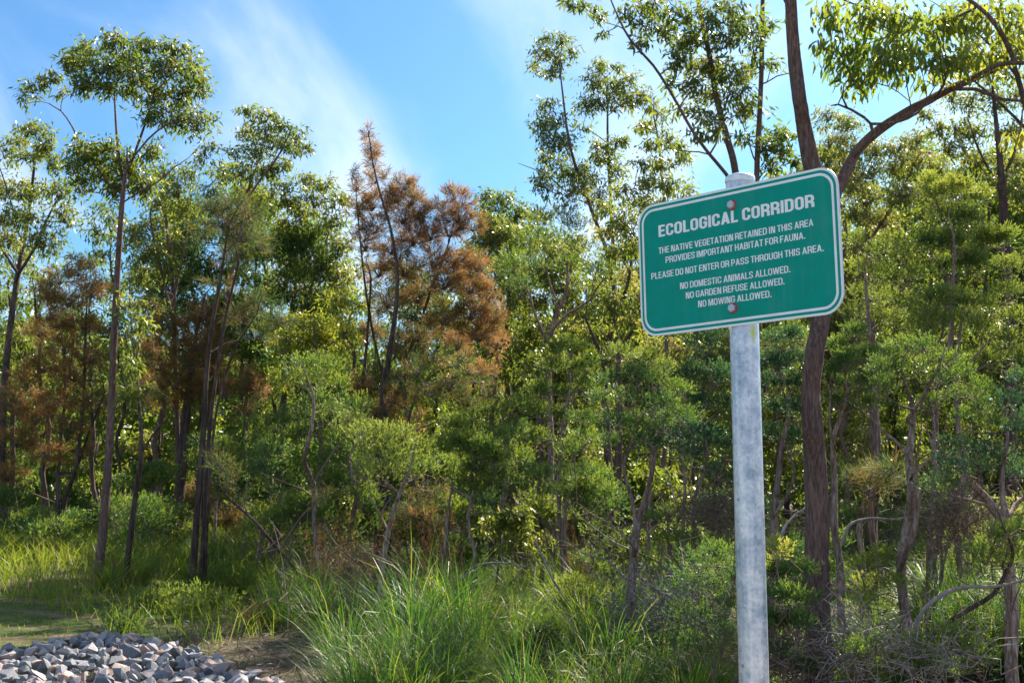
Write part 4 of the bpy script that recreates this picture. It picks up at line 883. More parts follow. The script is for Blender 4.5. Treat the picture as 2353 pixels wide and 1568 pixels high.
pb('wide umbrella paperbark with a forked pale trunk, centre of the right-hand thicket', 10.2,
   [[(2085, 1600, 34), (2080, 1480, 32), (2082, 1380, 32), (2072, 1290, 30), (2085, 1200, 30), (2092, 1120, 26), (2085, 1060, 25), (2090, 1000, 22), (2092, 945, 18), (2085, 890, 10)],
    [(2092, 960, 13), (2120, 915, 12), (2140, 870, 9), (2160, 830, 6)], [(2090, 1050, 10), (2060, 1010, 9), (2030, 985, 7), (2010, 960, 4)], [(2094, 1100, 12), (2130, 1060, 10), (2170, 1040, 8), (2220, 1030, 5)], [(2075, 1300, 18), (2105, 1200, 18), (2110, 1140, 14), (2105, 1060, 8)]],
   [(2040, 820, 40, 22), (2085, 800, 40, 22), (2130, 795, 36, 22), (2015, 850, 34, 20), (2060, 855, 44, 22), (2115, 845, 50, 22), (2165, 830, 40, 24), (2200, 860, 40, 26), (2160, 880, 40, 22), (2240, 900, 40, 26), (2205, 915, 44, 22), (2270, 940, 36, 26), (2150, 925, 36, 18, .8), (2020, 895, 34, 14, .7), (2230, 965, 44, 22), (2290, 985, 34, 24)], tone=.36)
pb('paperbark at the right edge leaning left with a forked grey trunk and dark skirt', 9.6,
   [[(2325, 1600, 40), (2322, 1480, 40), (2318, 1380, 40), (2315, 1280, 36), (2300, 1200, 30), (2270, 1150, 24), (2240, 1110, 20), (2220, 1060, 14)], [(2305, 1205, 22), (2290, 1150, 20), (2285, 1090, 16), (2295, 1020, 11), (2310, 960, 6)], [(2318, 1190, 18), (2345, 1160, 16), (2390, 1120, 10)]],
   [(2200, 1030, 44, 22), (2250, 1040, 50, 24), (2180, 1075, 40, 22), (2235, 1085, 50, 22), (2300, 1060, 44, 26), (2160, 1120, 34, 22, .9), (2340, 1000, 34, 28), (2330, 1090, 34, 24), (2320, 930, 40, 28), (2350, 880, 30, 30), (2370, 960, 40, 40)], tone=.25)
pb('lime-topped paperbark high in the thicket under the right-edge gum', 13,
   [[(2150, 1200, 22), (2155, 1000, 20), (2165, 850, 18), (2175, 720, 14), (2180, 620, 10), (2185, 540, 6)]],
   [(2150, 455, 34, 20, 1, .66), (2195, 445, 40, 20, 1, .7), (2235, 465, 34, 22, 1, .66), (2165, 500, 40, 22, 1, .55), (2220, 510, 40, 22, 1, .55), (2130, 430, 26, 16, 1, .7), (2200, 560, 50, 24), (2260, 560, 40, 24), (2145, 570, 40, 24), (2230, 610, 44, 24), (2300, 560, 40, 26), (2180, 625, 44, 24)], tone=.48)
pb('yellow-green paperbark shouldering the right edge of the sign', 13.5,
   [[(2010, 1250, 20), (2005, 1050, 18), (2000, 880, 16), (1995, 760, 12), (1990, 660, 8)]],
   [(1965, 560, 30, 24), (2010, 580, 40, 24), (1975, 620, 36, 24), (2030, 630, 44, 24), (1985, 680, 44, 24), (2040, 690, 44, 24), (1960, 720, 30, 24), (2010, 740, 44, 22), (2060, 740, 40, 24), (2075, 580, 36, 22), (2090, 640, 36, 24)], tone=.52)
pb('olive paperbark with flat tiers behind the wide umbrella paperbark', 12.2,
   [[(2210, 1200, 20), (2205, 1000, 18), (2200, 850, 14), (2205, 760, 9)], [(2205, 870, 9), (2260, 800, 7), (2290, 770, 5)]],
   [(2120, 700, 40, 20), (2165, 690, 44, 20), (2215, 700, 44, 22), (2265, 715, 40, 22), (2130, 745, 44, 18), (2190, 745, 50, 20), (2250, 760, 44, 22), (2300, 790, 40, 24), (2330, 740, 34, 26), (2310, 680, 40, 26), (2340, 830, 34, 26), (2270, 830, 40, 22), (2320, 620, 40, 26), (2110, 770, 30, 20)], tone=.50)
pb('small pale paperbark with stringy bare twigs under the sign left corner', 14,
   [[(1490, 1250, 12), (1500, 1150, 11), (1510, 1000, 9), (1505, 900, 6)]],
   [(1490, 830, 34, 22), (1530, 850, 40, 22), (1460, 830, 30, 20), (1420, 820, 34, 20), (1540, 770, 34, 22)], tone=.5, dens=.8)
pb('feathery mid-green paperbark low at the foot of the rust she-oaks', 17.5,
   [[(580, 1395, 16), (596, 1290, 14), (612, 1200, 12), (625, 1130, 9), (620, 1080, 6)], [(598, 1290, 7), (620, 1220, 6), (640, 1160, 4)]],
   [(600, 1060, 34, 20), (640, 1050, 34, 20), (660, 1090, 34, 20), (620, 1100, 40, 18), (580, 1100, 30, 18), (690, 1130, 34, 20), (650, 1140, 34, 16, .8)], tone=.33)
pb('dark-stemmed paperbark behind the leaning she-oak pole', 18,
   [[(620, 1355, 22), (632, 1260, 20), (640, 1180, 18), (640, 1100, 12), (630, 1000, 7)]],
   [(590, 990, 40, 24), (640, 980, 44, 24), (680, 1010, 34, 24), (560, 1030, 34, 22), (620, 1020, 44, 20), (690, 960, 34, 24)], tone=.36)
pb('olive paperbark standing behind the bright green billowing one', 17,
   [[(800, 1300, 18), (808, 1200, 17), (815, 1120, 15), (810, 1050, 10)]],
   [(770, 1020, 40, 24), (810, 1010, 40, 22), (760, 1070, 40, 22), (805, 1065, 40, 22), (740, 1110, 34, 20), (790, 1120, 44, 20), (830, 1150, 40, 20, .9)], tone=.40)
pb('mid-green paperbark filling the gap behind the two white-barked stems', 18,
   [[(1160, 1280, 16), (1158, 1160, 14), (1155, 1040, 11), (1150, 940, 7)]],
   [(1120, 960, 34, 22), (1165, 950, 34, 24), (1190, 1000, 34, 24), (1140, 1010, 40, 22), (1190, 1060, 34, 24), (1210, 930, 30, 26), (1170, 1110, 40, 22), (1080, 950, 34, 20)], tone=.46)

for k, (lab, x, y, D, w, tn) in enumerate([
    ('young paperbark with a lopsided crown right behind the leaning she-oak pole', 560, 1120, 18.5, 60, .38),
    ('round little paperbark low between the kinked stem and the bright green one', 660, 1190, 16.5, 66, .44),
    ('low paperbark with yellow tips left of the crooked stem', 770, 1180, 17.5, 60, .50),
    ('feathery paperbark just behind the crooked stem', 860, 1190, 18.5, 64, .36),
    ('grey-green paperbark between the crooked stem and the white-barked pair', 975, 1165, 17.5, 64, .44),
    ('dark little paperbark behind the white-barked pair', 1060, 1180, 19, 60, .28),
    ('loose paperbark right of the white-barked pair', 1150, 1190, 16, 66, .42),
    ('paperbark sapling leaning over the curved stem', 1240, 1180, 17, 60, .50),
    ('dense low paperbark left of the twin dark stems', 1370, 1150, 15, 70, .33),
    ('young paperbark behind the twin dark stems', 1530, 1120, 14.5, 70, .40),
    ('shaded young paperbark behind the post', 1680, 1190, 13, 70, .26),
    ('low paperbark right of the big furrowed trunk', 1990, 1120, 12.5, 70, .32),
    ('young paperbark under the wide umbrella crown', 2150, 1180, 12.5, 70, .30),
    ('low dark paperbark against the right-edge trunks', 2280, 1190, 12, 74, .24),
    ('small olive paperbark beside the tallest gum', 330, 1120, 21, 56, .36),
    ('small paperbark bush-topped behind the many-stemmed she-oak', 500, 1060, 20.5, 56, .42),
    ('pale green paperbark high above the curved stem', 1230, 830, 19, 60, .50),
    ('blue-green paperbark filling the gap left of the sign post', 1560, 1000, 13.8, 74, .24),
    ('green paperbark under the bottom edge of the sign', 1750, 830, 13.2, 74, .34)]):
    g_ = 1090 + 1.55 * F / D; lx = random.uniform(-18, 18)
    cl_ = [(x + random.uniform(-.9, .9) * w, y + random.uniform(-.62, .5) * w, random.uniform(.45, .62) * w, random.uniform(.26, .36) * w) for _ in range(8)]
    kk = ['mel', 'mel', 'gum', 'mel', 'cas', 'mel', 'gum'][k % 7]
    if kk != 'mel':
        lab = lab.replace('paperbark', 'gum sapling' if kk == 'gum' else 'she-oak sapling', 1)
        tree('sapling', lab, D, [[(x + lx, g_, .13 * w), (x + lx * .3, (g_ + y) / 2 + 30, .11 * w), (x + random.uniform(-8, 8), y + w * .7, .07 * w)]], cl_, kind=kk, leaf=M_GUM if kk == 'gum' else M_CAS, bark=M_BARKD, tone=.5 if kk == 'gum' else .2, dens=.7, wob=.04)
        continue
    pb(lab, D, [[(x + lx, g_, .2 * w), (x + lx * .3, (g_ + y) / 2 + 30, .17 * w), (x + random.uniform(-8, 8), y + w * .7, .13 * w)]], cl_, tone=tn, dens=.85)

# slender dark trunks without a crown of their own in view
for k, (lab, D, st) in enumerate([
    ('straight dark trunk behind the bright green paperbark', 19, [(892, 1300, 24), (890, 1200, 24), (888, 1100, 22), (885, 1000, 18), (880, 900, 12)]),
    ('dark pole-like trunk standing behind the two white-barked stems', 21, [(1130, 1290, 20), (1126, 1150, 18), (1130, 1000, 16), (1140, 850, 12)]),
    ('thin grey trunk right of the curved-stemmed paperbark', 17, [(1242, 1300, 14), (1240, 1150, 13), (1236, 1020, 12), (1240, 900, 9)]),
    ('shadowed trunk between the big gum and the umbrella paperbark', 13.5, [(2012, 1360, 20), (2010, 1260, 18), (2008, 1180, 17), (2015, 1080, 12)]),
    ('stump-like broken pale trunk in the right-hand thicket', 13, [(1985, 1380, 20), (1982, 1280, 19), (1978, 1215, 18), (1980, 1190, 14)]),
    ('slim trunk behind the forked pale trunk of the umbrella paperbark', 12, [(2130, 1420, 20), (2125, 1300, 20), (2130, 1200, 17), (2140, 1080, 12), (2150, 980, 8)]),
    ('leaning dark trunk under the right-edge paperbark', 13, [(2235, 1400, 26), (2215, 1300, 24), (2200, 1220, 20), (2210, 1120, 14)]),
    ('thin pole among the brown wisps near the left edge', 22, [(100, 1240, 9), (98, 1150, 8), (90, 1050, 7), (85, 950, 6)])]):
    t = Tree('bare_trunk', lab, D, bark=M_BARKD if k < 4 else M_PAPER); t.stem(st, first=True, wob=.05); t.cat = 'tree'
    for q in range(5):
        j = random.randint(len(t.nodes) // 2, len(t.nodes) - 1); A = t.nodes[j]
        Bp = A + np.array([random.uniform(-.6, .6), random.uniform(-.3, .3), random.uniform(.1, .6)])
        crooked(t.twig, [A], [Bp], .008, .003, .12, 4)
    t.done()

# ------------------------------------------------------------------ background trees, row by row
topA = [(-60, 560), (60, 600), (140, 600), (230, 560), (300, 470), (430, 460), (560, 470), (700, 470), (790, 500), (860, 600), (960, 640), (1040, 560), (1130, 500), (1230, 540), (1300, 560), (1400, 560), (1480, 470), (1560, 520), (1700, 480), (1850, 360), (1950, 330), (2050, 330), (2150, 330), (2300, 330), (2420, 300)]
topB = [(-60, 700), (200, 730), (450, 760), (700, 740), (900, 800), (1200, 700), (1500, 620), (1800, 560), (2050, 500), (2420, 440)]
def prof(p, x): return float(np.interp(x, [a for a, _ in p], [b_ for _, b_ in p]))
LAND = [(222, 'tallest gum'), (440, 'many-stemmed she-oak'), (640, 'domed gum'), (870, 'big rust she-oak'), (1085, 'two white-barked stems'), (1290, 'umbrella paperbark'), (1450, 'dark green paperbark'), (1710, 'sign post'), (1880, 'big furrowed gum'), (2085, 'forked pale paperbark'), (2325, 'right-edge gum')]
def where(x):
    lx, ln_ = min(LAND, key=lambda q: abs(q[0] - x)); return ('just behind' if abs(lx - x) < 25 else ('left of' if x < lx else 'right of')) + ' the ' + ln_
def backrow(xs, prf, D0, dens, deep, tag_, step):
    used = set()
    for x in xs:
        x = x + random.uniform(-18, 18); D = D0 + random.uniform(-2, 2); ty = prof(prf, x) + random.uniform(-20, 60)
        kind = 'mel' if random.random() < .25 and ty > 450 else 'gum'
        w = random.uniform(10, 20)
        t = Tree('background_tree', '', D, kind=kind, leaf=M_MEL if kind == 'mel' else (M_GUM if random.random() < .7 else M_GUMY), bark=random.choice([M_BARKD, M_BARK, M_BARKD]))
        lean = random.uniform(-40, 40)
        t.stem([(x, 1250, w), (x + lean * .2, 1050, w * .9), (x + lean * .6, ty + 250, w * .7), (x + lean, ty + 60, w * .35)], first=True, wob=.12)
        if random.random() < .6: t.stem([(x + lean * .4, 1000, w * .6), (x - lean * .4 + 30, ty + 250, w * .4), (x - lean * .6 + 40, ty + 100, w * .25)])
        L = []; y = ty + 20
        while y < deep - (130 if x < 900 and D0 < 30 else 0):
            hw = 30 + 50 * min(1, (y - ty) / 160)
            for _ in range(3 if D0 < 30 else 2):
                L.append((x + lean * max(0, 1 - (y - ty) / 500) + random.uniform(-hw, hw), y + random.uniform(-18, 18), random.uniform(30, 50), random.uniform(20, 32), dens * (1 if y < 900 else .8) * (.5 if D0 < 30 and x < 900 else 1)))
            y += step
        tn = random.gauss(.45, .08) if kind == 'gum' else random.gauss(.35, .06)
        t.clumps(L, tone=tn, nscale=1.35) if kind == 'mel' else t.clumps(L, tone=tn, flowers=.2)
        lab = f"{'fine-leaved' if kind == 'mel' else 'broad-leaved'} {tag_} tree {where(x)}"
        base_lab = lab; q = 0
        adj = ['slim', 'leaning', 'bushy', 'tall', 'ragged', 'dense', 'open', 'narrow']
        while lab in used: lab = adj[q] + ' ' + base_lab; q += 1
        used.add(lab); t.label = lab; t.group = 'trees in the ' + tag_ + ' row'; t.done()
backrow(np.arange(-60, 2450, 88), topA, 25.5, .62, 1060, 'mid wood', 44)
backrow(np.arange(-30, 2450, 130), topB, 33, .9, 1120, 'far wood', 46)

# far wood that reads as one mass
b = Buf(); bt = Buf()
n = 76000
ang = rng.uniform(-.62, .62, n); dist = rng.uniform(40, 62, n)
x = np.sin(ang) * dist; y = np.cos(ang) * dist
px = CX + F * x / y
topz = np.array([P(q, prof(topB, min(max(q, -60), 2400)) + 90, 50)[2] for q in px[:2000]])
tz = np.interp(px, np.sort(px[:2000]), topz[np.argsort(px[:2000])]) + 1.6 * vnoise(x * .5, y * .5, 21) + .8 * vnoise(x * 1.6, y * 1.6, 22)
z = (rng.random(n) ** .8) * tz
dr = unit(rng.normal(0, .6, (n, 3)) + np.array([0, 0, -.6]))
blades(b, np.stack([x, y, z], 1), dr, rng.uniform(.35, .6, n), rng.uniform(.2, .34, n), np.clip(.35 + .3 * vnoise(x * .8, z * .8, 23) + rng.normal(0, .1, n), 0, 1))
link('far_woodland', b.mesh('far_woodland', M_GUM), kind='stuff')

# ------------------------------------------------------------------ understorey shrubs
def shrub(label, x, y, D, clumps, kind='mel', leaf=None, tone=.45, dens=.9, **kw):
    t = Tree('shrub', label, D, cat='shrub', kind=kind, leaf=leaf or M_MEL, bark=M_TWIG)
    for dx in (-14, 3, 16): t.stem([(x, y, 5), (x + dx * .6, y - 40, 4), (x + dx * 1.5, y - 75, 3)], sides=5)
    t.clumps(clumps, tone=tone, dens=dens, **kw); t.cat = 'shrub'; return t.done()
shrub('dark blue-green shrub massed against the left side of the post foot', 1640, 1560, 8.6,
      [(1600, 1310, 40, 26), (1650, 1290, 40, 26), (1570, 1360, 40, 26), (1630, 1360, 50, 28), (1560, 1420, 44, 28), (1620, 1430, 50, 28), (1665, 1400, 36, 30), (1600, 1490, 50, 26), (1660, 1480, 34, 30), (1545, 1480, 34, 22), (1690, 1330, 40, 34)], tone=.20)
shrub('green shrub with a yellow new shoot between the post and the big trunk', 1800, 1560, 8.5,
      [(1780, 1330, 40, 26), (1830, 1320, 36, 26), (1795, 1380, 50, 28), (1845, 1380, 34, 26), (1775, 1440, 44, 28), (1830, 1440, 40, 26), (1770, 1300, 10, 24, 1.4, .85), (1782, 1270, 7, 22, 1.4, .9), (1790, 1500, 44, 22, .8)], tone=.28)
shrub('yellow-green sprigged shrub right of the big trunk among paperbark stems', 2020, 1500, 10.4,
      [(1980, 1310, 34, 24), (2030, 1290, 34, 24), (2000, 1350, 44, 24), (2050, 1350, 34, 24), (2020, 1400, 44, 22), (1975, 1390, 30, 22)], tone=.58)
shrub('rounded green shrub at the right edge below the leaning paperbark', 2320, 1420, 9,
      [(2290, 1240, 40, 24), (2340, 1230, 34, 28), (2300, 1290, 44, 24), (2350, 1290, 30, 28), (2250, 1280, 30, 20)], tone=.46)
shrub('small bright-leaved sapling glinting low behind the two white-barked stems', 1200, 1330, 16,
      [(1190, 1215, 34, 20), (1230, 1240, 34, 20), (1170, 1250, 30, 20), (1210, 1270, 34, 18)], kind='gum', leaf=M_GUM, tone=.5)
shrub('low yellowish bush on the lawn edge above the stone pile', 420, 1440, 14.2,
      [(330, 1395, 50, 18), (390, 1385, 50, 20), (450, 1380, 44, 20), (500, 1390, 40, 18), (360, 1420, 54, 18), (430, 1420, 54, 18), (300, 1430, 34, 16), (480, 1425, 40, 16)], tone=.50, dens=.75)
shrub('dark low bush at the left end of the stone pile', 290, 1460, 12.8,
      [(270, 1440, 24, 14), (310, 1445, 30, 14), (285, 1460, 34, 12)], tone=.22, dens=.8)
shrub('tall mixed shrub with fine leaves under the sign in the shade', 1520, 1400, 12,
      [(1500, 1200, 34, 26), (1545, 1180, 34, 26), (1520, 1250, 44, 26), (1570, 1250, 34, 26), (1540, 1310, 44, 24), (1490, 1300, 34, 24)], tone=.4, dens=.55)
shrub('twiggy green shrub between the curved paperbark and the dark green one', 1390, 1430, 13,
      [(1370, 1220, 34, 24), (1400, 1260, 34, 24), (1360, 1290, 34, 22), (1395, 1320, 34, 20)], tone=.42, dens=.5)
shrub('soft green shrub beside the leaning she-oak pole', 760, 1330, 16.5,
      [(700, 1215, 40, 20), (750, 1200, 40, 20), (790, 1230, 34, 20), (720, 1250, 40, 20), (770, 1265, 40, 18)], tone=.40, dens=.8)
shrub('shaded leafy sapling at the foot of the many-stemmed she-oak', 370, 1270, 21,
      [(340, 1170, 30, 20), (380, 1160, 30, 22), (360, 1200, 34, 20), (400, 1200, 26, 20)], kind='gum', leaf=M_GUM, tone=.3)
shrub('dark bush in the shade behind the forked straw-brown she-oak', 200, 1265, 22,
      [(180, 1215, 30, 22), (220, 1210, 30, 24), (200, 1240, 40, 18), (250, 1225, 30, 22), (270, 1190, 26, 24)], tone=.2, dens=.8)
shrub('grey-green wispy shrub in front of the big trunk foot', 1960, 1600, 8.2,
      [(1950, 1500, 44, 26), (2010, 1480, 44, 24), (1990, 1540, 50, 22), (2050, 1520, 40, 22), (1850, 1540, 40, 22)], tone=.38, dens=.4)
shrub('loose green shrub among the silvery twigs near the bottom right corner', 2150, 1600, 8.6,
      [(2110, 1490, 44, 26), (2170, 1470, 44, 26), (2220, 1500, 44, 26), (2140, 1540, 50, 24), (2200, 1550, 44, 24), (2260, 1530, 34, 26)], tone=.44, dens=.5)
shrub('wispy low shrub on the bank in front of the dark green paperbark', 1360, 1600, 10.2,
      [(1340, 1500, 40, 22), (1390, 1490, 34, 22), (1370, 1540, 44, 22), (1300, 1530, 34, 20)], tone=.46, dens=.4)
shrub('fine leafy bush behind the deep green tussocks in the middle', 1130, 1480, 11.5,
      [(1110, 1400, 40, 22), (1160, 1390, 34, 22), (1140, 1440, 44, 22), (1190, 1440, 34, 20)], kind='gum', leaf=M_GUM, tone=.42, dens=.6)
for lab, x, y, D, rx, ry, kd, tn in [('leafy sapling poking up between the deep green tussocks', 1010, 1400, 12.5, 40, 60, 'gum', .5), ('low olive shrub in the tussocks right of the crooked stem', 930, 1400, 13, 50, 30, 'mel', .5),
        ('wispy brown she-oak seedling on the bank below the white-barked pair', 1120, 1420, 12, 40, 50, 'cas', .5), ('dark low shrub between two tussocks left of the twin-stemmed paperbark', 1250, 1470, 11, 50, 34, 'mel', .22),
        ('pale-tipped shrub under the grey fallen branch', 1330, 1380, 12.8, 46, 34, 'mel', .55), ('small leafy sapling by the foot of the leaning pole', 690, 1360, 15, 34, 40, 'gum', .45), ('brown-tinged shrub at the back of the bare soil', 620, 1420, 13.5, 50, 26, 'cas', .48),
        ('dark shrub at the bottom edge right of the middle tussocks', 1180, 1560, 9.8, 50, 30, 'mel', .25), ('fine green shrub at the foot of the twin-stemmed paperbark', 1440, 1500, 10.8, 44, 34, 'mel', .42)]:
    shrub(lab, x, min(1090 + 1.6 * F / D, y + ry + 60), D, [(x + random.uniform(-.8, .8) * rx, y + random.uniform(-.8, .8) * ry, rx * .5, ry * .45) for _ in range(7)], kind=kd, leaf=dict(mel=M_MEL if tn < .5 else M_MELO, gum=M_GUM, cas=M_CAS)[kd], tone=tn, dens=.65)
xs = list(range(-20, 2400, 105))
for k, x in enumerate(xs):       # shade-grown bushes under the wood
    x = x + random.uniform(-25, 25); D = random.uniform(17.5, 24) if x < 1500 else random.uniform(13, 17)
    y0 = 1090 + 1.5 * F / D
    L = [(x + random.uniform(-60, 60), y0 - random.uniform(25, 150), random.uniform(26, 44), random.uniform(16, 26)) for _ in range(8)]
    kd = random.choice(['mel', 'gum', 'mel', 'cas'])
    t = Tree('undergrowth_bush', f"{dict(mel='fine-leaved', gum='broad-leaved', cas='wispy brown-green')[kd]} undergrowth bush {where(x)}, {['nearest', 'next', 'third'][k % 3]} to it", D, cat='bush', kind=kd, leaf=dict(mel=M_MEL, gum=M_GUM, cas=M_CAS)[kd], bark=M_TWIG, group='shade bushes under the wood')
    for dx in (-20, 18): t.stem([(x + dx * .2, y0, 7), (x + dx, y0 - 80, 5), (x + dx * 1.4, y0 - 130, 3)], sides=5)
    t.clumps(L, tone=random.uniform(.25, .5), dens=.75); t.done()

# ------------------------------------------------------------------ leaning pole, fallen and dead branches
def deadwood(name, label, cat, paths, m=M_DEAD, D=None, leaf=None, twigs=0, wob=.03):
    t = Tree(name, label, D, cat=cat, bark=m, kind='cas', leaf=M_CAS, grow_ground=False)
    for j, p_ in enumerate(paths):
        if j == 0: t.stem(p_, first=False, wob=wob, step=.06)
        else: t.stem(p_, limb=True, wob=wob, step=.06)
    nn = np.array(t.nodes)
    if twigs:
        A = nn[rng.integers(0, len(nn), twigs)]; d = rdir(twigs, .3); crooked(t.twig, A, A + d * rng.uniform(.15, .6, (twigs, 1)), .006, .002, .12, 4)
    if leaf: t.clumps(leaf, tone=.16, dens=.8, up=.6)
    t.done()
deadwood('leaning_sheoak', 'thin she-oak pole bent over to the left, ending in a pale green tuft', 'tree',
         [[(722, 1418, 14), (705, 1360, 14), (680, 1315, 13), (645, 1265, 12), (600, 1215, 10), (560, 1175, 9), (530, 1145, 7)]], m=M_BARKD, D=float(G(720, 1418)[1]),
         leaf=[(505, 1075, 20, 22), (520, 1110, 24, 18), (495, 1050, 14, 14), (560, 1160, 18, 20), (545, 1130, 18, 14), (740, 1145, 18, 16)])
deadwood('fallen_branch', 'long pale dead branch arching over dark grass right of the umbrella paperbark', 'branch',
         [[(2092, 1480, 10), (2110, 1420, 10), (2150, 1375, 11), (2210, 1348, 10), (2280, 1345, 8), (2345, 1332, 6)], [(2170, 1362, 5), (2160, 1380, 3)]], D=8.8, twigs=6)
deadwood('fallen_branch', 'dark dead branch slanting up to the right-edge trunk, lower of the two arching ones', 'branch',
         [[(2125, 1470, 10), (2170, 1435, 11), (2225, 1400, 12), (2280, 1365, 11), (2310, 1315, 10), (2325, 1270, 9)]], m=M_BARKD, D=8.9, twigs=8)
deadwood('fallen_branch', 'grey dead branch lying through the grass left of the dark green paperbark', 'branch',
         [[(1230, 1240, 6), (1270, 1330, 7), (1320, 1400, 8), (1370, 1460, 9), (1420, 1520, 10)]], D=12.2, twigs=8)
deadwood('fallen_branch', 'many-twigged dead branch propped against the dark green paperbark', 'branch',
         [[(1560, 1330, 8), (1510, 1290, 8), (1470, 1270, 7), (1400, 1240, 5)], [(1450, 1330, 8), (1400, 1290, 6), (1340, 1270, 4)], [(1455, 1310, 7), (1530, 1370, 8), (1600, 1420, 9)]], D=11.9, twigs=26)
deadwood('fallen_branch', 'bleached fine-twigged branch lying over the tussocks in the middle', 'branch',
         [[(830, 1340, 4), (870, 1400, 5), (910, 1455, 6)], [(845, 1445, 4), (880, 1490, 5), (920, 1530, 6)]], D=11.6, twigs=8)
deadwood('fallen_branch', 'straight pale stick on bare soil at the right end of the stone pile', 'branch', [[(690, 1512, 4), (730, 1540, 4), (790, 1580, 5)]], D=9.6)
deadwood('fallen_branch', 'arched grey branch in bright grass below the two white-barked stems', 'branch', [[(1060, 1330, 5), (1090, 1300, 6), (1140, 1292, 6), (1200, 1300, 5)]], D=14, twigs=4)
deadwood('fallen_branch', 'curved bare branch looping behind the big furrowed trunk', 'branch', [[(1935, 1250, 8), (1950, 1205, 9), (2000, 1190, 9), (2070, 1192, 8)]], D=11, twigs=4)
deadwood('fallen_branch', 'bowed bare branch between post and big trunk', 'branch', [[(1790, 1260, 9), (1800, 1210, 9), (1830, 1175, 8), (1865, 1160, 7)]], D=10.6, twigs=5)
used_ = set()
for k in range(16):
    x0 = random.choice([random.uniform(620, 1600), random.uniform(620, 1600), random.uniform(1900, 2330)]); D = random.uniform(10.5, 15) if x0 < 1700 else random.uniform(9, 11)
    yb = 1090 + 1.62 * F / D; ln_ = random.uniform(90, 300); a_ = random.uniform(-1.0, 1.0); w_ = random.uniform(4, 8)
    tipx, tipy = x0 + math.sin(a_) * ln_, yb - math.cos(a_) * ln_
    lab = ['thin', 'bleached', 'grey', 'bare'][k % 4] + ' dead stem leaning ' + ('rightwards' if a_ > 0 else 'leftwards') + ', ' + where(x0)
    q = 0
    while lab in used_: lab = ['short ', 'long ', 'crooked ', 'broken ', 'snapped '][q] + lab; q += 1
    used_.add(lab)
    deadwood('dead_stem', lab, 'dead stem', [[(x0, yb, w_), (x0 + (tipx - x0) * .35 + random.uniform(-9, 9), yb + (tipy - yb) * .4, w_ * .85), (x0 + (tipx - x0) * .7 + random.uniform(-9, 9), yb + (tipy - yb) * .72, w_ * .6), (tipx, tipy, w_ * .3)]], D=D, twigs=random.randint(4, 12), wob=.04, m=random.choice([M_DEAD, M_PAPER]))
def brushpile(label, cx_, cy_, rx, ry, D, n, m, name='brush_heap'):
    c = P(cx_, cy_, D); k = D / F; b_ = Buf()
    A = c + rng.normal(0, 1, (n, 3)) * np.array([rx * k * .5, rx * k * .4, ry * k * .5]); d = unit(rng.normal(0, 1, (n, 3)) * np.array([1, .8, .6]) + np.array([0, 0, .25]))
    g = height(A[:, 0], A[:, 1]); A[:, 2] = np.maximum(A[:, 2], g + .02)
    Bq = A + d * rng.uniform(.15, .55, (n, 1)); Bq[:, 2] = np.maximum(Bq[:, 2], height(Bq[:, 0], Bq[:, 1]) + .02)
    crooked(b_, A, Bq, .004, .0018, .14, 4)
    r = empty(name, (c[0], c[1], float(height(c[0], c[1]))), label, 'brush'); part('twigs', b_, m, r, kind='stuff')
brushpile('heap of silvery dead twigs at the bottom right corner', 2150, 1510, 100, 40, 8.4, 110, M_DEAD)
brushpile('tangle of bare grey twigs at the foot of the big furrowed trunk', 1960, 1500, 100, 60, 8.6, 150, M_DEAD)
brushpile('brown dead brushwood between the big trunk and the post foot', 1790, 1510, 80, 50, 8.8, 220, M_TWIG)
brushpile('dry brown brush below the small kinked paperbark', 790, 1320, 90, 50, 15, 330, M_TWIG)
brushpile('bare twig tangle in the shade left of the many-stemmed she-oak', 350, 1230, 60, 40, 20, 240, M_TWIG)
brushpile('grey twigs tangled under the dark green paperbark', 1540, 1420, 110, 70, 10.6, 330, M_DEAD)
brushpile('fine dead twigs behind the sign post at stem height', 1640, 1180, 90, 70, 12, 260, M_TWIG)
brushpile('fan of bare twigs hanging in the right-hand thicket', 2200, 1200, 110, 70, 10.8, 300, M_TWIG)

# ------------------------------------------------------------------ grass
def tussock_buf(b_, c, n, L, w, tone, spread=.12, droop=.55, lean=(0, 0), segs=5):
    a = rng.uniform(0, 2 * math.pi, n); r0 = spread * np.sqrt(rng.random(n))
    base = c + np.stack([np.cos(a) * r0, np.sin(a) * r0, np.zeros(n)], 1)
    out = np.stack([np.cos(a), np.sin(a), np.zeros(n)], 1) + rng.normal(0, .35, (n, 3)) * [1, 1, 0] + np.array([lean[0], lean[1], 0])
    Ls = L * rng.uniform(.45, 1.15, n); dp = droop * rng.uniform(.25, 1.3, n); s0 = rng.uniform(.08, .42, n)
    side = unit(np.cross(out, [0, 0, 1.0]) + rng.normal(0, .3, (n, 3)))
    rows = []; pos = base.copy(); th = s0.copy()
    for k in range(segs + 1):
        t = k / segs; ww = w * (1 - t ** 1.6) * rng.uniform(.96, 1.04, n) + .0007
        rows += [pos + side * ww[:, None] * .5, pos - side * ww[:, None] * .5]
        d = out * np.sin(th)[:, None] + np.array([0, 0, 1.0]) * np.cos(th)[:, None]
        pos = pos + unit(d) * (Ls / segs)[:, None]; th = th + dp * (1.1 * t + .25)
    V = np.stack(rows, 1).reshape(-1, 3); m = 2 * (segs + 1); bi = np.arange(n)[:, None] * m
    f = np.concatenate([bi + np.array([[2 * k, 2 * k + 1, 2 * k + 3, 2 * k + 2]]) for k in range(segs)])
    tn = np.clip(tone + rng.normal(0, .12, n) + (rng.random(n) < .10) * .6, 0, 1)
    b_.add(V, f, np.repeat(tn, m))
protos = []
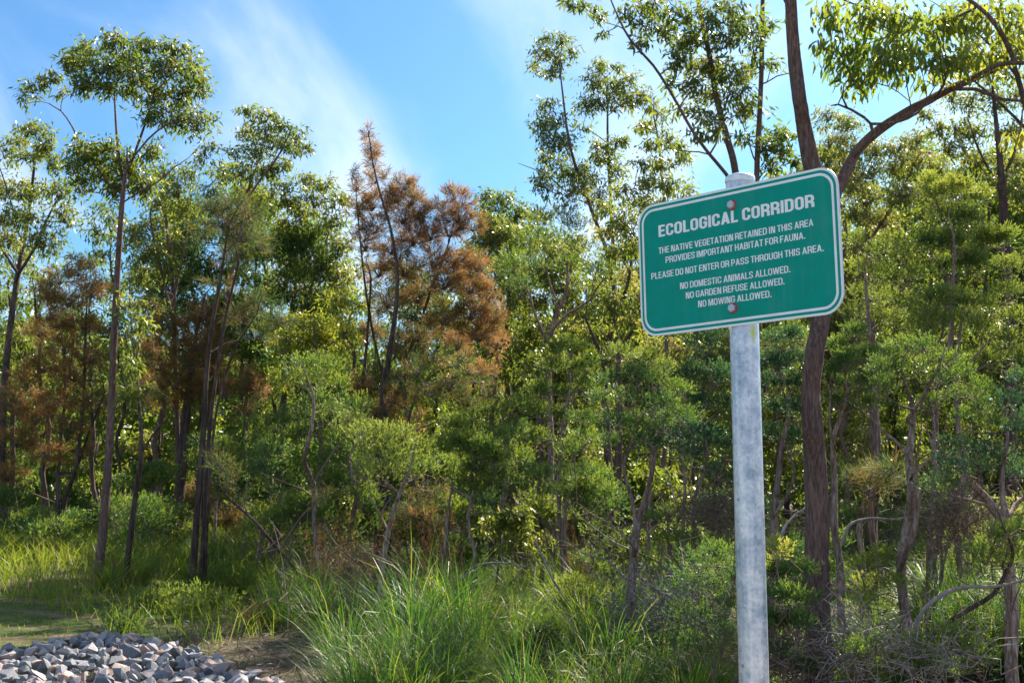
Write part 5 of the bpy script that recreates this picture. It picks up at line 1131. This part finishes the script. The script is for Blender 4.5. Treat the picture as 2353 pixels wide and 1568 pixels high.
for k in range(6):
    b_ = Buf(); tussock_buf(b_, np.zeros(3), 230, 1.0, .0080, .12 + .06 * (k % 3), .15, .80, (random.gauss(0, .25), random.gauss(0, .25)))
    protos.append(b_.mesh('tussock', M_GRASS))
protosY = []
for k in range(4):
    b_ = Buf(); tussock_buf(b_, np.zeros(3), 170, 1.0, .0080, .40, .14, .90, (random.gauss(0, .3), random.gauss(0, .3)))
    protosY.append(b_.mesh('tussock', M_GRASS))
def tussock(px, py, D, s, yellow=False, label='', group=None, lift=0):
    q = P(px, py, D) if D else G(px, py)
    z = float(height(q[0], q[1]))
    o = link('grass_tussock', random.choice(protosY if yellow else protos), label=label, cat='grass tussock', group=group)
    o.location = (q[0], q[1], z - .02); o.rotation_euler = (random.gauss(0, .06), random.gauss(0, .06), random.uniform(0, 6.28)); o.scale = (s, s, s * random.uniform(.9, 1.1))
for px, py, s, yl, lab in [(800, 1560, 1.0, 0, 'arching tussock with yellow-edged blades right of the stone pile'), (770, 1510, .8, 1, 'small sunlit tussock leaning over the bare soil'), (930, 1520, 1.15, 0, 'tall deep green tussock right of the crooked stem'), (1000, 1500, 1.15, 0, 'biggest deep green tussock in the middle of the bank'), (960, 1575, 1.1, 0, 'dense tussock at the bottom edge in the middle'),
                           (1060, 1530, 1.0, 0, 'tussock on the right flank of the deep green clump'), (1330, 1500, 1.0, 1, 'sunny tussock left of the dark green paperbark stem'), (1400, 1560, 1.0, 0, 'tussock at the bottom edge before the dark green paperbark'), (1520, 1575, .8, 1, 'low tussock right of the dark green paperbark stem'), (1370, 1440, 1.0, 1, 'bright arching tussock behind the grey fallen branch'), (1290, 1440, .9, 1, 'bright tussock in the gap left of the dark green paperbark')]:
    tussock(px, py, None, s, bool(yl), lab)
def zone(n, x0, x1, y0, y1, s0, s1, yp, label, group, mind=0):
    for _ in range(n):
        px, py = random.uniform(x0, x1), random.uniform(y0, y1)
        sz, yl = random.uniform(s0, s1), random.random() < yp
        rel = (py - y0) / (y1 - y0); row = 'front' if rel > .66 else ('back' if rel < .33 else 'middle'); patch = (group or '').replace('tussocks ', '', 1) if not (group or '').startswith(('sunlit', 'front', 'low')) else group.replace(' tussocks', '')
        q_ = (sz - s0) / (s1 - s0); lb = f"{'tall' if q_ > .66 else ('short' if q_ < .33 else 'mid-sized')} {'sunlit' if yl else 'green'} tussock, {row} {patch}, {where(px)}"
        tussock(px, py, None, sz, yl, lb, group)
zone(22, 1050, 1480, 1400, 1560, .5, .85, .25, 'green tussock on the bank between the middle clump and the dark green paperbark', 'tussocks on bank')
zone(22, 620, 900, 1380, 1470, .5, .85, .2, 'green tussock around the foot of the leaning she-oak pole', 'tussocks by leaning pole')
zone(30, 880, 1350, 1310, 1400, .5, .8, .9, 'sunlit yellow-green tussock behind the bank', 'sunlit tussocks behind bank')
zone(26, 500, 900, 1290, 1380, .5, .8, .6, 'grass tussock between the thin paperbark stems', 'tussocks between the stems')
zone(24, 1480, 1760, 1440, 1700, .4, .7, .4, 'tussock in the shade behind the post', 'tussocks behind the post')
zone(40, 2120, 2400, 1440, 1560, .7, 1.0, .5, 'dark green tussock under the arching dead branches', 'tussocks under dead branches')
zone(26, 2150, 2400, 1330, 1440, .7, 1.0, .5, 'tussock behind the arching dead branches', 'tussocks behind dead branches')
zone(30, 800, 1650, 1570, 1690, .6, .95, .12, 'deep green tussock in the front row along the bottom edge', 'front row tussocks')
zone(26, 1900, 2150, 1440, 1600, .4, .6, .4, 'low tussock round the umbrella paperbark stem', 'low paperbark tussocks')
zone(20, 230, 520, 1290, 1370, .5, .75, .7, 'bright tussock at the feet of the dark trunks', 'tussocks by dark trunks')

def grassfield(name, n, test, L, w, tone, nseg=2, spread=.25):
    """short grass over an area given as test(x, y) -> keep probability"""
    x = rng.uniform(-16, 12, n * 3); y = rng.uniform(7, 34, n * 3)
    keep = rng.random(n * 3) < test(x, y); x, y = x[keep][:n], y[keep][:n]; m = len(x)
    z = height(x, y); b_ = Buf()
    d = unit(np.stack([rng.normal(0, spread, m), rng.normal(0, spread, m), np.ones(m)], 1)); Ls = L * rng.uniform(.4, 1.2, m) * (.7 + .8 * (vnoise(x * .9, y * .9, 31) + .5))
    s = unit(np.cross(d, rng.normal(0, 1, (m, 3)))); out = unit(np.stack([rng.normal(0, 1, m), rng.normal(0, 1, m), np.zeros(m)], 1))
    p0 = np.stack([x, y, z - .01], 1); p1 = p0 + d * (Ls * .55)[:, None]; p2 = p0 + d * (Ls * .9)[:, None] + out * (Ls * .35)[:, None]
    W_ = np.broadcast_to(w, m)[:, None]
    V = np.stack([p0 - s * W_ * .5, p0 + s * W_ * .5, p1 + s * W_ * .4, p1 - s * W_ * .4, p2], 1).reshape(-1, 3); bi = np.arange(m)[:, None] * 5
    tn = np.clip(tone + .25 * vnoise(x * 1.1, y * 1.1, 33) + rng.normal(0, .1, m) + (rng.random(m) < .06) * .45, 0, 1)
    tt = np.repeat(tn, 5); b_.add(V, bi + np.array([[0, 1, 2, 3]]), tt); b_.f[3].append(bi + np.array([[3, 2, 4]]) + 0)
    link(name, b_.mesh(name, M_GRASS), kind='stuff')
def ppx(x, y): return CX + F * x / y
def ppy(x, y): # approximate view row of the ground
    zc = CAM_H - height(x, y); return 1090 + F * zc / y
LAWN = [(0, 1372), (120, 1390), (240, 1440), (255, 1475), (0, 1510)]
def lawn_test(x, y):
    u, v = ppx(x, y), ppy(x, y)
    edge = np.interp(u, [-200, 0, 120, 240, 300], [1350, 1372, 1392, 1440, 1560]) + 12 * vnoise(x * 2, y * 2, 40)
    return ((v > edge) & (u < 330) & (v < 1640)).astype(float)
def tall_test(x, y):
    u, v = ppx(x, y), ppy(x, y)
    edge = np.interp(u, [-200, 0, 120, 240, 300, 520, 620], [1350, 1372, 1392, 1440, 1470, 1490, 1470])
    return ((v <= edge) & (u < 640) & (y < 32)) * np.where((v > 1385) & (u > 230), .22, .9)
def mid_test(x, y):
    u, v = ppx(x, y), ppy(x, y)
    return ((u > 560) & (v < np.where(u < 720, 1450, 1490 + .06 * (u - 560))) & (v > 1230)).astype(float) * np.clip(vnoise(x * .7, y * .7, 35) + .7, 0, 1)
grassfield('lawn_grass', 60000, lambda x, y: lawn_test(x, y) * np.clip(.75 + 1.6 * vnoise(x * .9 + y * .5, y * 2.2 - x * .9, 44), .12, 1), .06, .007, .58)
grassfield('grass', 52000, tall_test, .42, .009, .55, spread=.35)
grassfield('undergrowth_grass', 34000, mid_test, .30, .009, .26, spread=.6)
# dry seed-head stems, rusty
b_ = Buf(); n = 150
px = rng.choice([760, 830, 960, 1010, 900, 1350], n) + rng.normal(0, 30, n); D_ = rng.uniform(13, 17, n)
A = np.array([P(a, 1300, d) for a, d in zip(px, D_)]); A[:, 2] = height(A[:, 0], A[:, 1]); Bq = A + unit(rng.normal(0, .12, (n, 3)) + [0, 0, 1]) * rng.uniform(.6, 1.25, (n, 1))
crooked(b_, A, Bq, .003, .002, .04, 3)
idx = np.repeat(np.arange(n), 22); t_ = rng.uniform(.55, 1.0, len(idx)); needles(b_, A[idx] + (Bq - A)[idx] * t_[:, None], rdir(len(idx), .8), .05, .008, np.full(len(idx), .8))
link('dry_seed_grass', b_.mesh('dry_seed_grass', leaf_mat('dry_rust', [(.12, .06, .03), (.22, .11, .045), (.30, .15, .06)], [(.3, .15, .05), (.4, .2, .07)], .35, .7, .2)), kind='stuff')

# leaf litter and dead grass over the bare soil
b_ = Buf(); n = 36000
x = rng.uniform(-3.5, 5.5, n); y = rng.uniform(7, 19, n); z = height(x, y)
d = unit(np.stack([rng.normal(0, 1, n), rng.normal(0, 1, n), rng.normal(.12, .22, n)], 1))
blades(b_, np.stack([x, y, z + rng.uniform(.003, .05, n)], 1), d, rng.uniform(.04, .22, n), rng.uniform(.004, .016, n), rng.random(n), nrm=np.array([[0, 0, 1.0]]) + rng.normal(0, .3, (n, 3)))
link('leaf_litter', b_.mesh('leaf_litter', leaf_mat('litter', [(.06, .04, .03), (.15, .10, .07), (.26, .20, .15), (.38, .33, .27)], [(.1, .06, .04), (.2, .15, .1)], .15, .8, .2)), kind='stuff')

# ------------------------------------------------------------------ stone pile: every visible stone is its own piece
import bmesh
m, t, out = mat('blue_stone')
oi = N(t, 'ShaderNodeObjectInfo'); tcx = N(t, 'ShaderNodeTexCoord')
r = ramp(t, [(0, (.12, .135, .165)), (.28, (.19, .205, .24)), (.52, (.28, .285, .31)), (.70, (.36, .34, .37)), (.84, (.42, .33, .32)), (.93, (.40, .26, .20)), (1, (.46, .44, .47))]); t.links.new(oi.outputs['Random'], r.inputs[0])
n1 = noise(t, 9, 5, .6, tcx.outputs['Object']); r2 = ramp(t, [(.3, (.62, .62, .66)), (.55, (1, 1, 1)), (.75, (1.25, 1.15, 1.1))]); t.links.new(n1.outputs[0], r2.inputs[0])
mx = N(t, 'ShaderNodeMix', data_type='RGBA', blend_type='MULTIPLY'); mx.inputs[0].default_value = 1; t.links.new(r.outputs[0], mx.inputs[6]); t.links.new(r2.outputs[0], mx.inputs[7])
bs = N(t, 'ShaderNodeBsdfPrincipled'); bs.inputs['Roughness'].default_value = .75; bp = N(t, 'ShaderNodeBump'); bp.inputs['Strength'].default_value = .5; bp.inputs['Distance'].default_value = .02
t.links.new(n1.outputs[0], bp.inputs['Height']); t.links.new(bp.outputs[0], bs.inputs['Normal']); t.links.new(mx.outputs[2], bs.inputs['Base Color']); t.links.new(bs.outputs[0], out.inputs[0])
M_STONE = m
stones = []
for k in range(12):
    bm = bmesh.new(); e = np.array([1, random.uniform(.6, .9), random.uniform(.45, .75)])
    for q in rdir(13): bm.verts.new(tuple(q * e * random.uniform(.8, 1.2)))
    bmesh.ops.convex_hull(bm, input=bm.verts); bmesh.ops.delete(bm, geom=[v for v in bm.verts if not v.link_faces], context='VERTS')
    bmesh.ops.recalc_face_normals(bm, faces=bm.faces)
    me = bpy.data.meshes.new('stone'); bm.to_mesh(me); bm.free(); me.materials.append(M_STONE); stones.append(me)
def pile_edge(u): return np.interp(u, [-200, 0, 100, 200, 330, 420, 500, 560, 600], [1495, 1512, 1492, 1468, 1478, 1500, 1530, 1560, 1580])
heap = empty('stone_pile', tuple(G(150, 1560)), 'pile of broken blue-grey and pinkish rubble stones beside the lawn', 'stones')
hl = np.array(heap.location); nst = 0; fill = Buf(); tries = 0; placed = []
while nst < 300 and tries < 20000:
    tries += 1
    u, v = random.uniform(-60, 640), random.uniform(1462, 1620)
    if v < pile_edge(u) + 6: continue
    q = G(u, v); s = random.uniform(.045, .088) * (1.25 if random.random() < .15 else 1)
    if any((q[0] - a) ** 2 + ((q[1] - b2) * .8) ** 2 < (.72 * (s + s2)) ** 2 for a, b2, s2 in placed): continue
    placed.append((q[0], q[1], s)); nst += 1
    o = link('stone', random.choice(stones), heap)
    dep = min(1, (v - pile_edge(u)) / 25)
    o.location = (q[0] - hl[0], q[1] - hl[1], q[2] + .03 + .07 * dep + random.uniform(-.02, .035) - hl[2])
    o.rotation_euler = (random.gauss(0, .5), random.gauss(0, .5), random.uniform(0, 6.28)); o.scale = (s * random.uniform(.9, 1.35), s, s * random.uniform(.8, 1.1))
# smaller stones filling the gaps underneath, one part
for k in range(1500):
    u, v = random.uniform(-80, 660), random.uniform(1462, 1650)
    if v < pile_edge(u) + 3: continue
    q = G(u, v); s = random.uniform(.025, .055); me = random.choice(stones); co = np.zeros(len(me.vertices) * 3); me.vertices.foreach_get('co', co); co = co.reshape(-1, 3)
    R = np.array(Matrix.Rotation(random.uniform(0, 6), 3, Vector(rdir(1)[0])))
    fill.add((co @ R.T) * s + q + np.array([0, 0, random.uniform(0, .07)]), [list(p_.vertices) for p_ in me.polygons if len(p_.vertices) == 3], .5)
part('rubble_fill', fill, M_STONE, heap, kind='stuff')
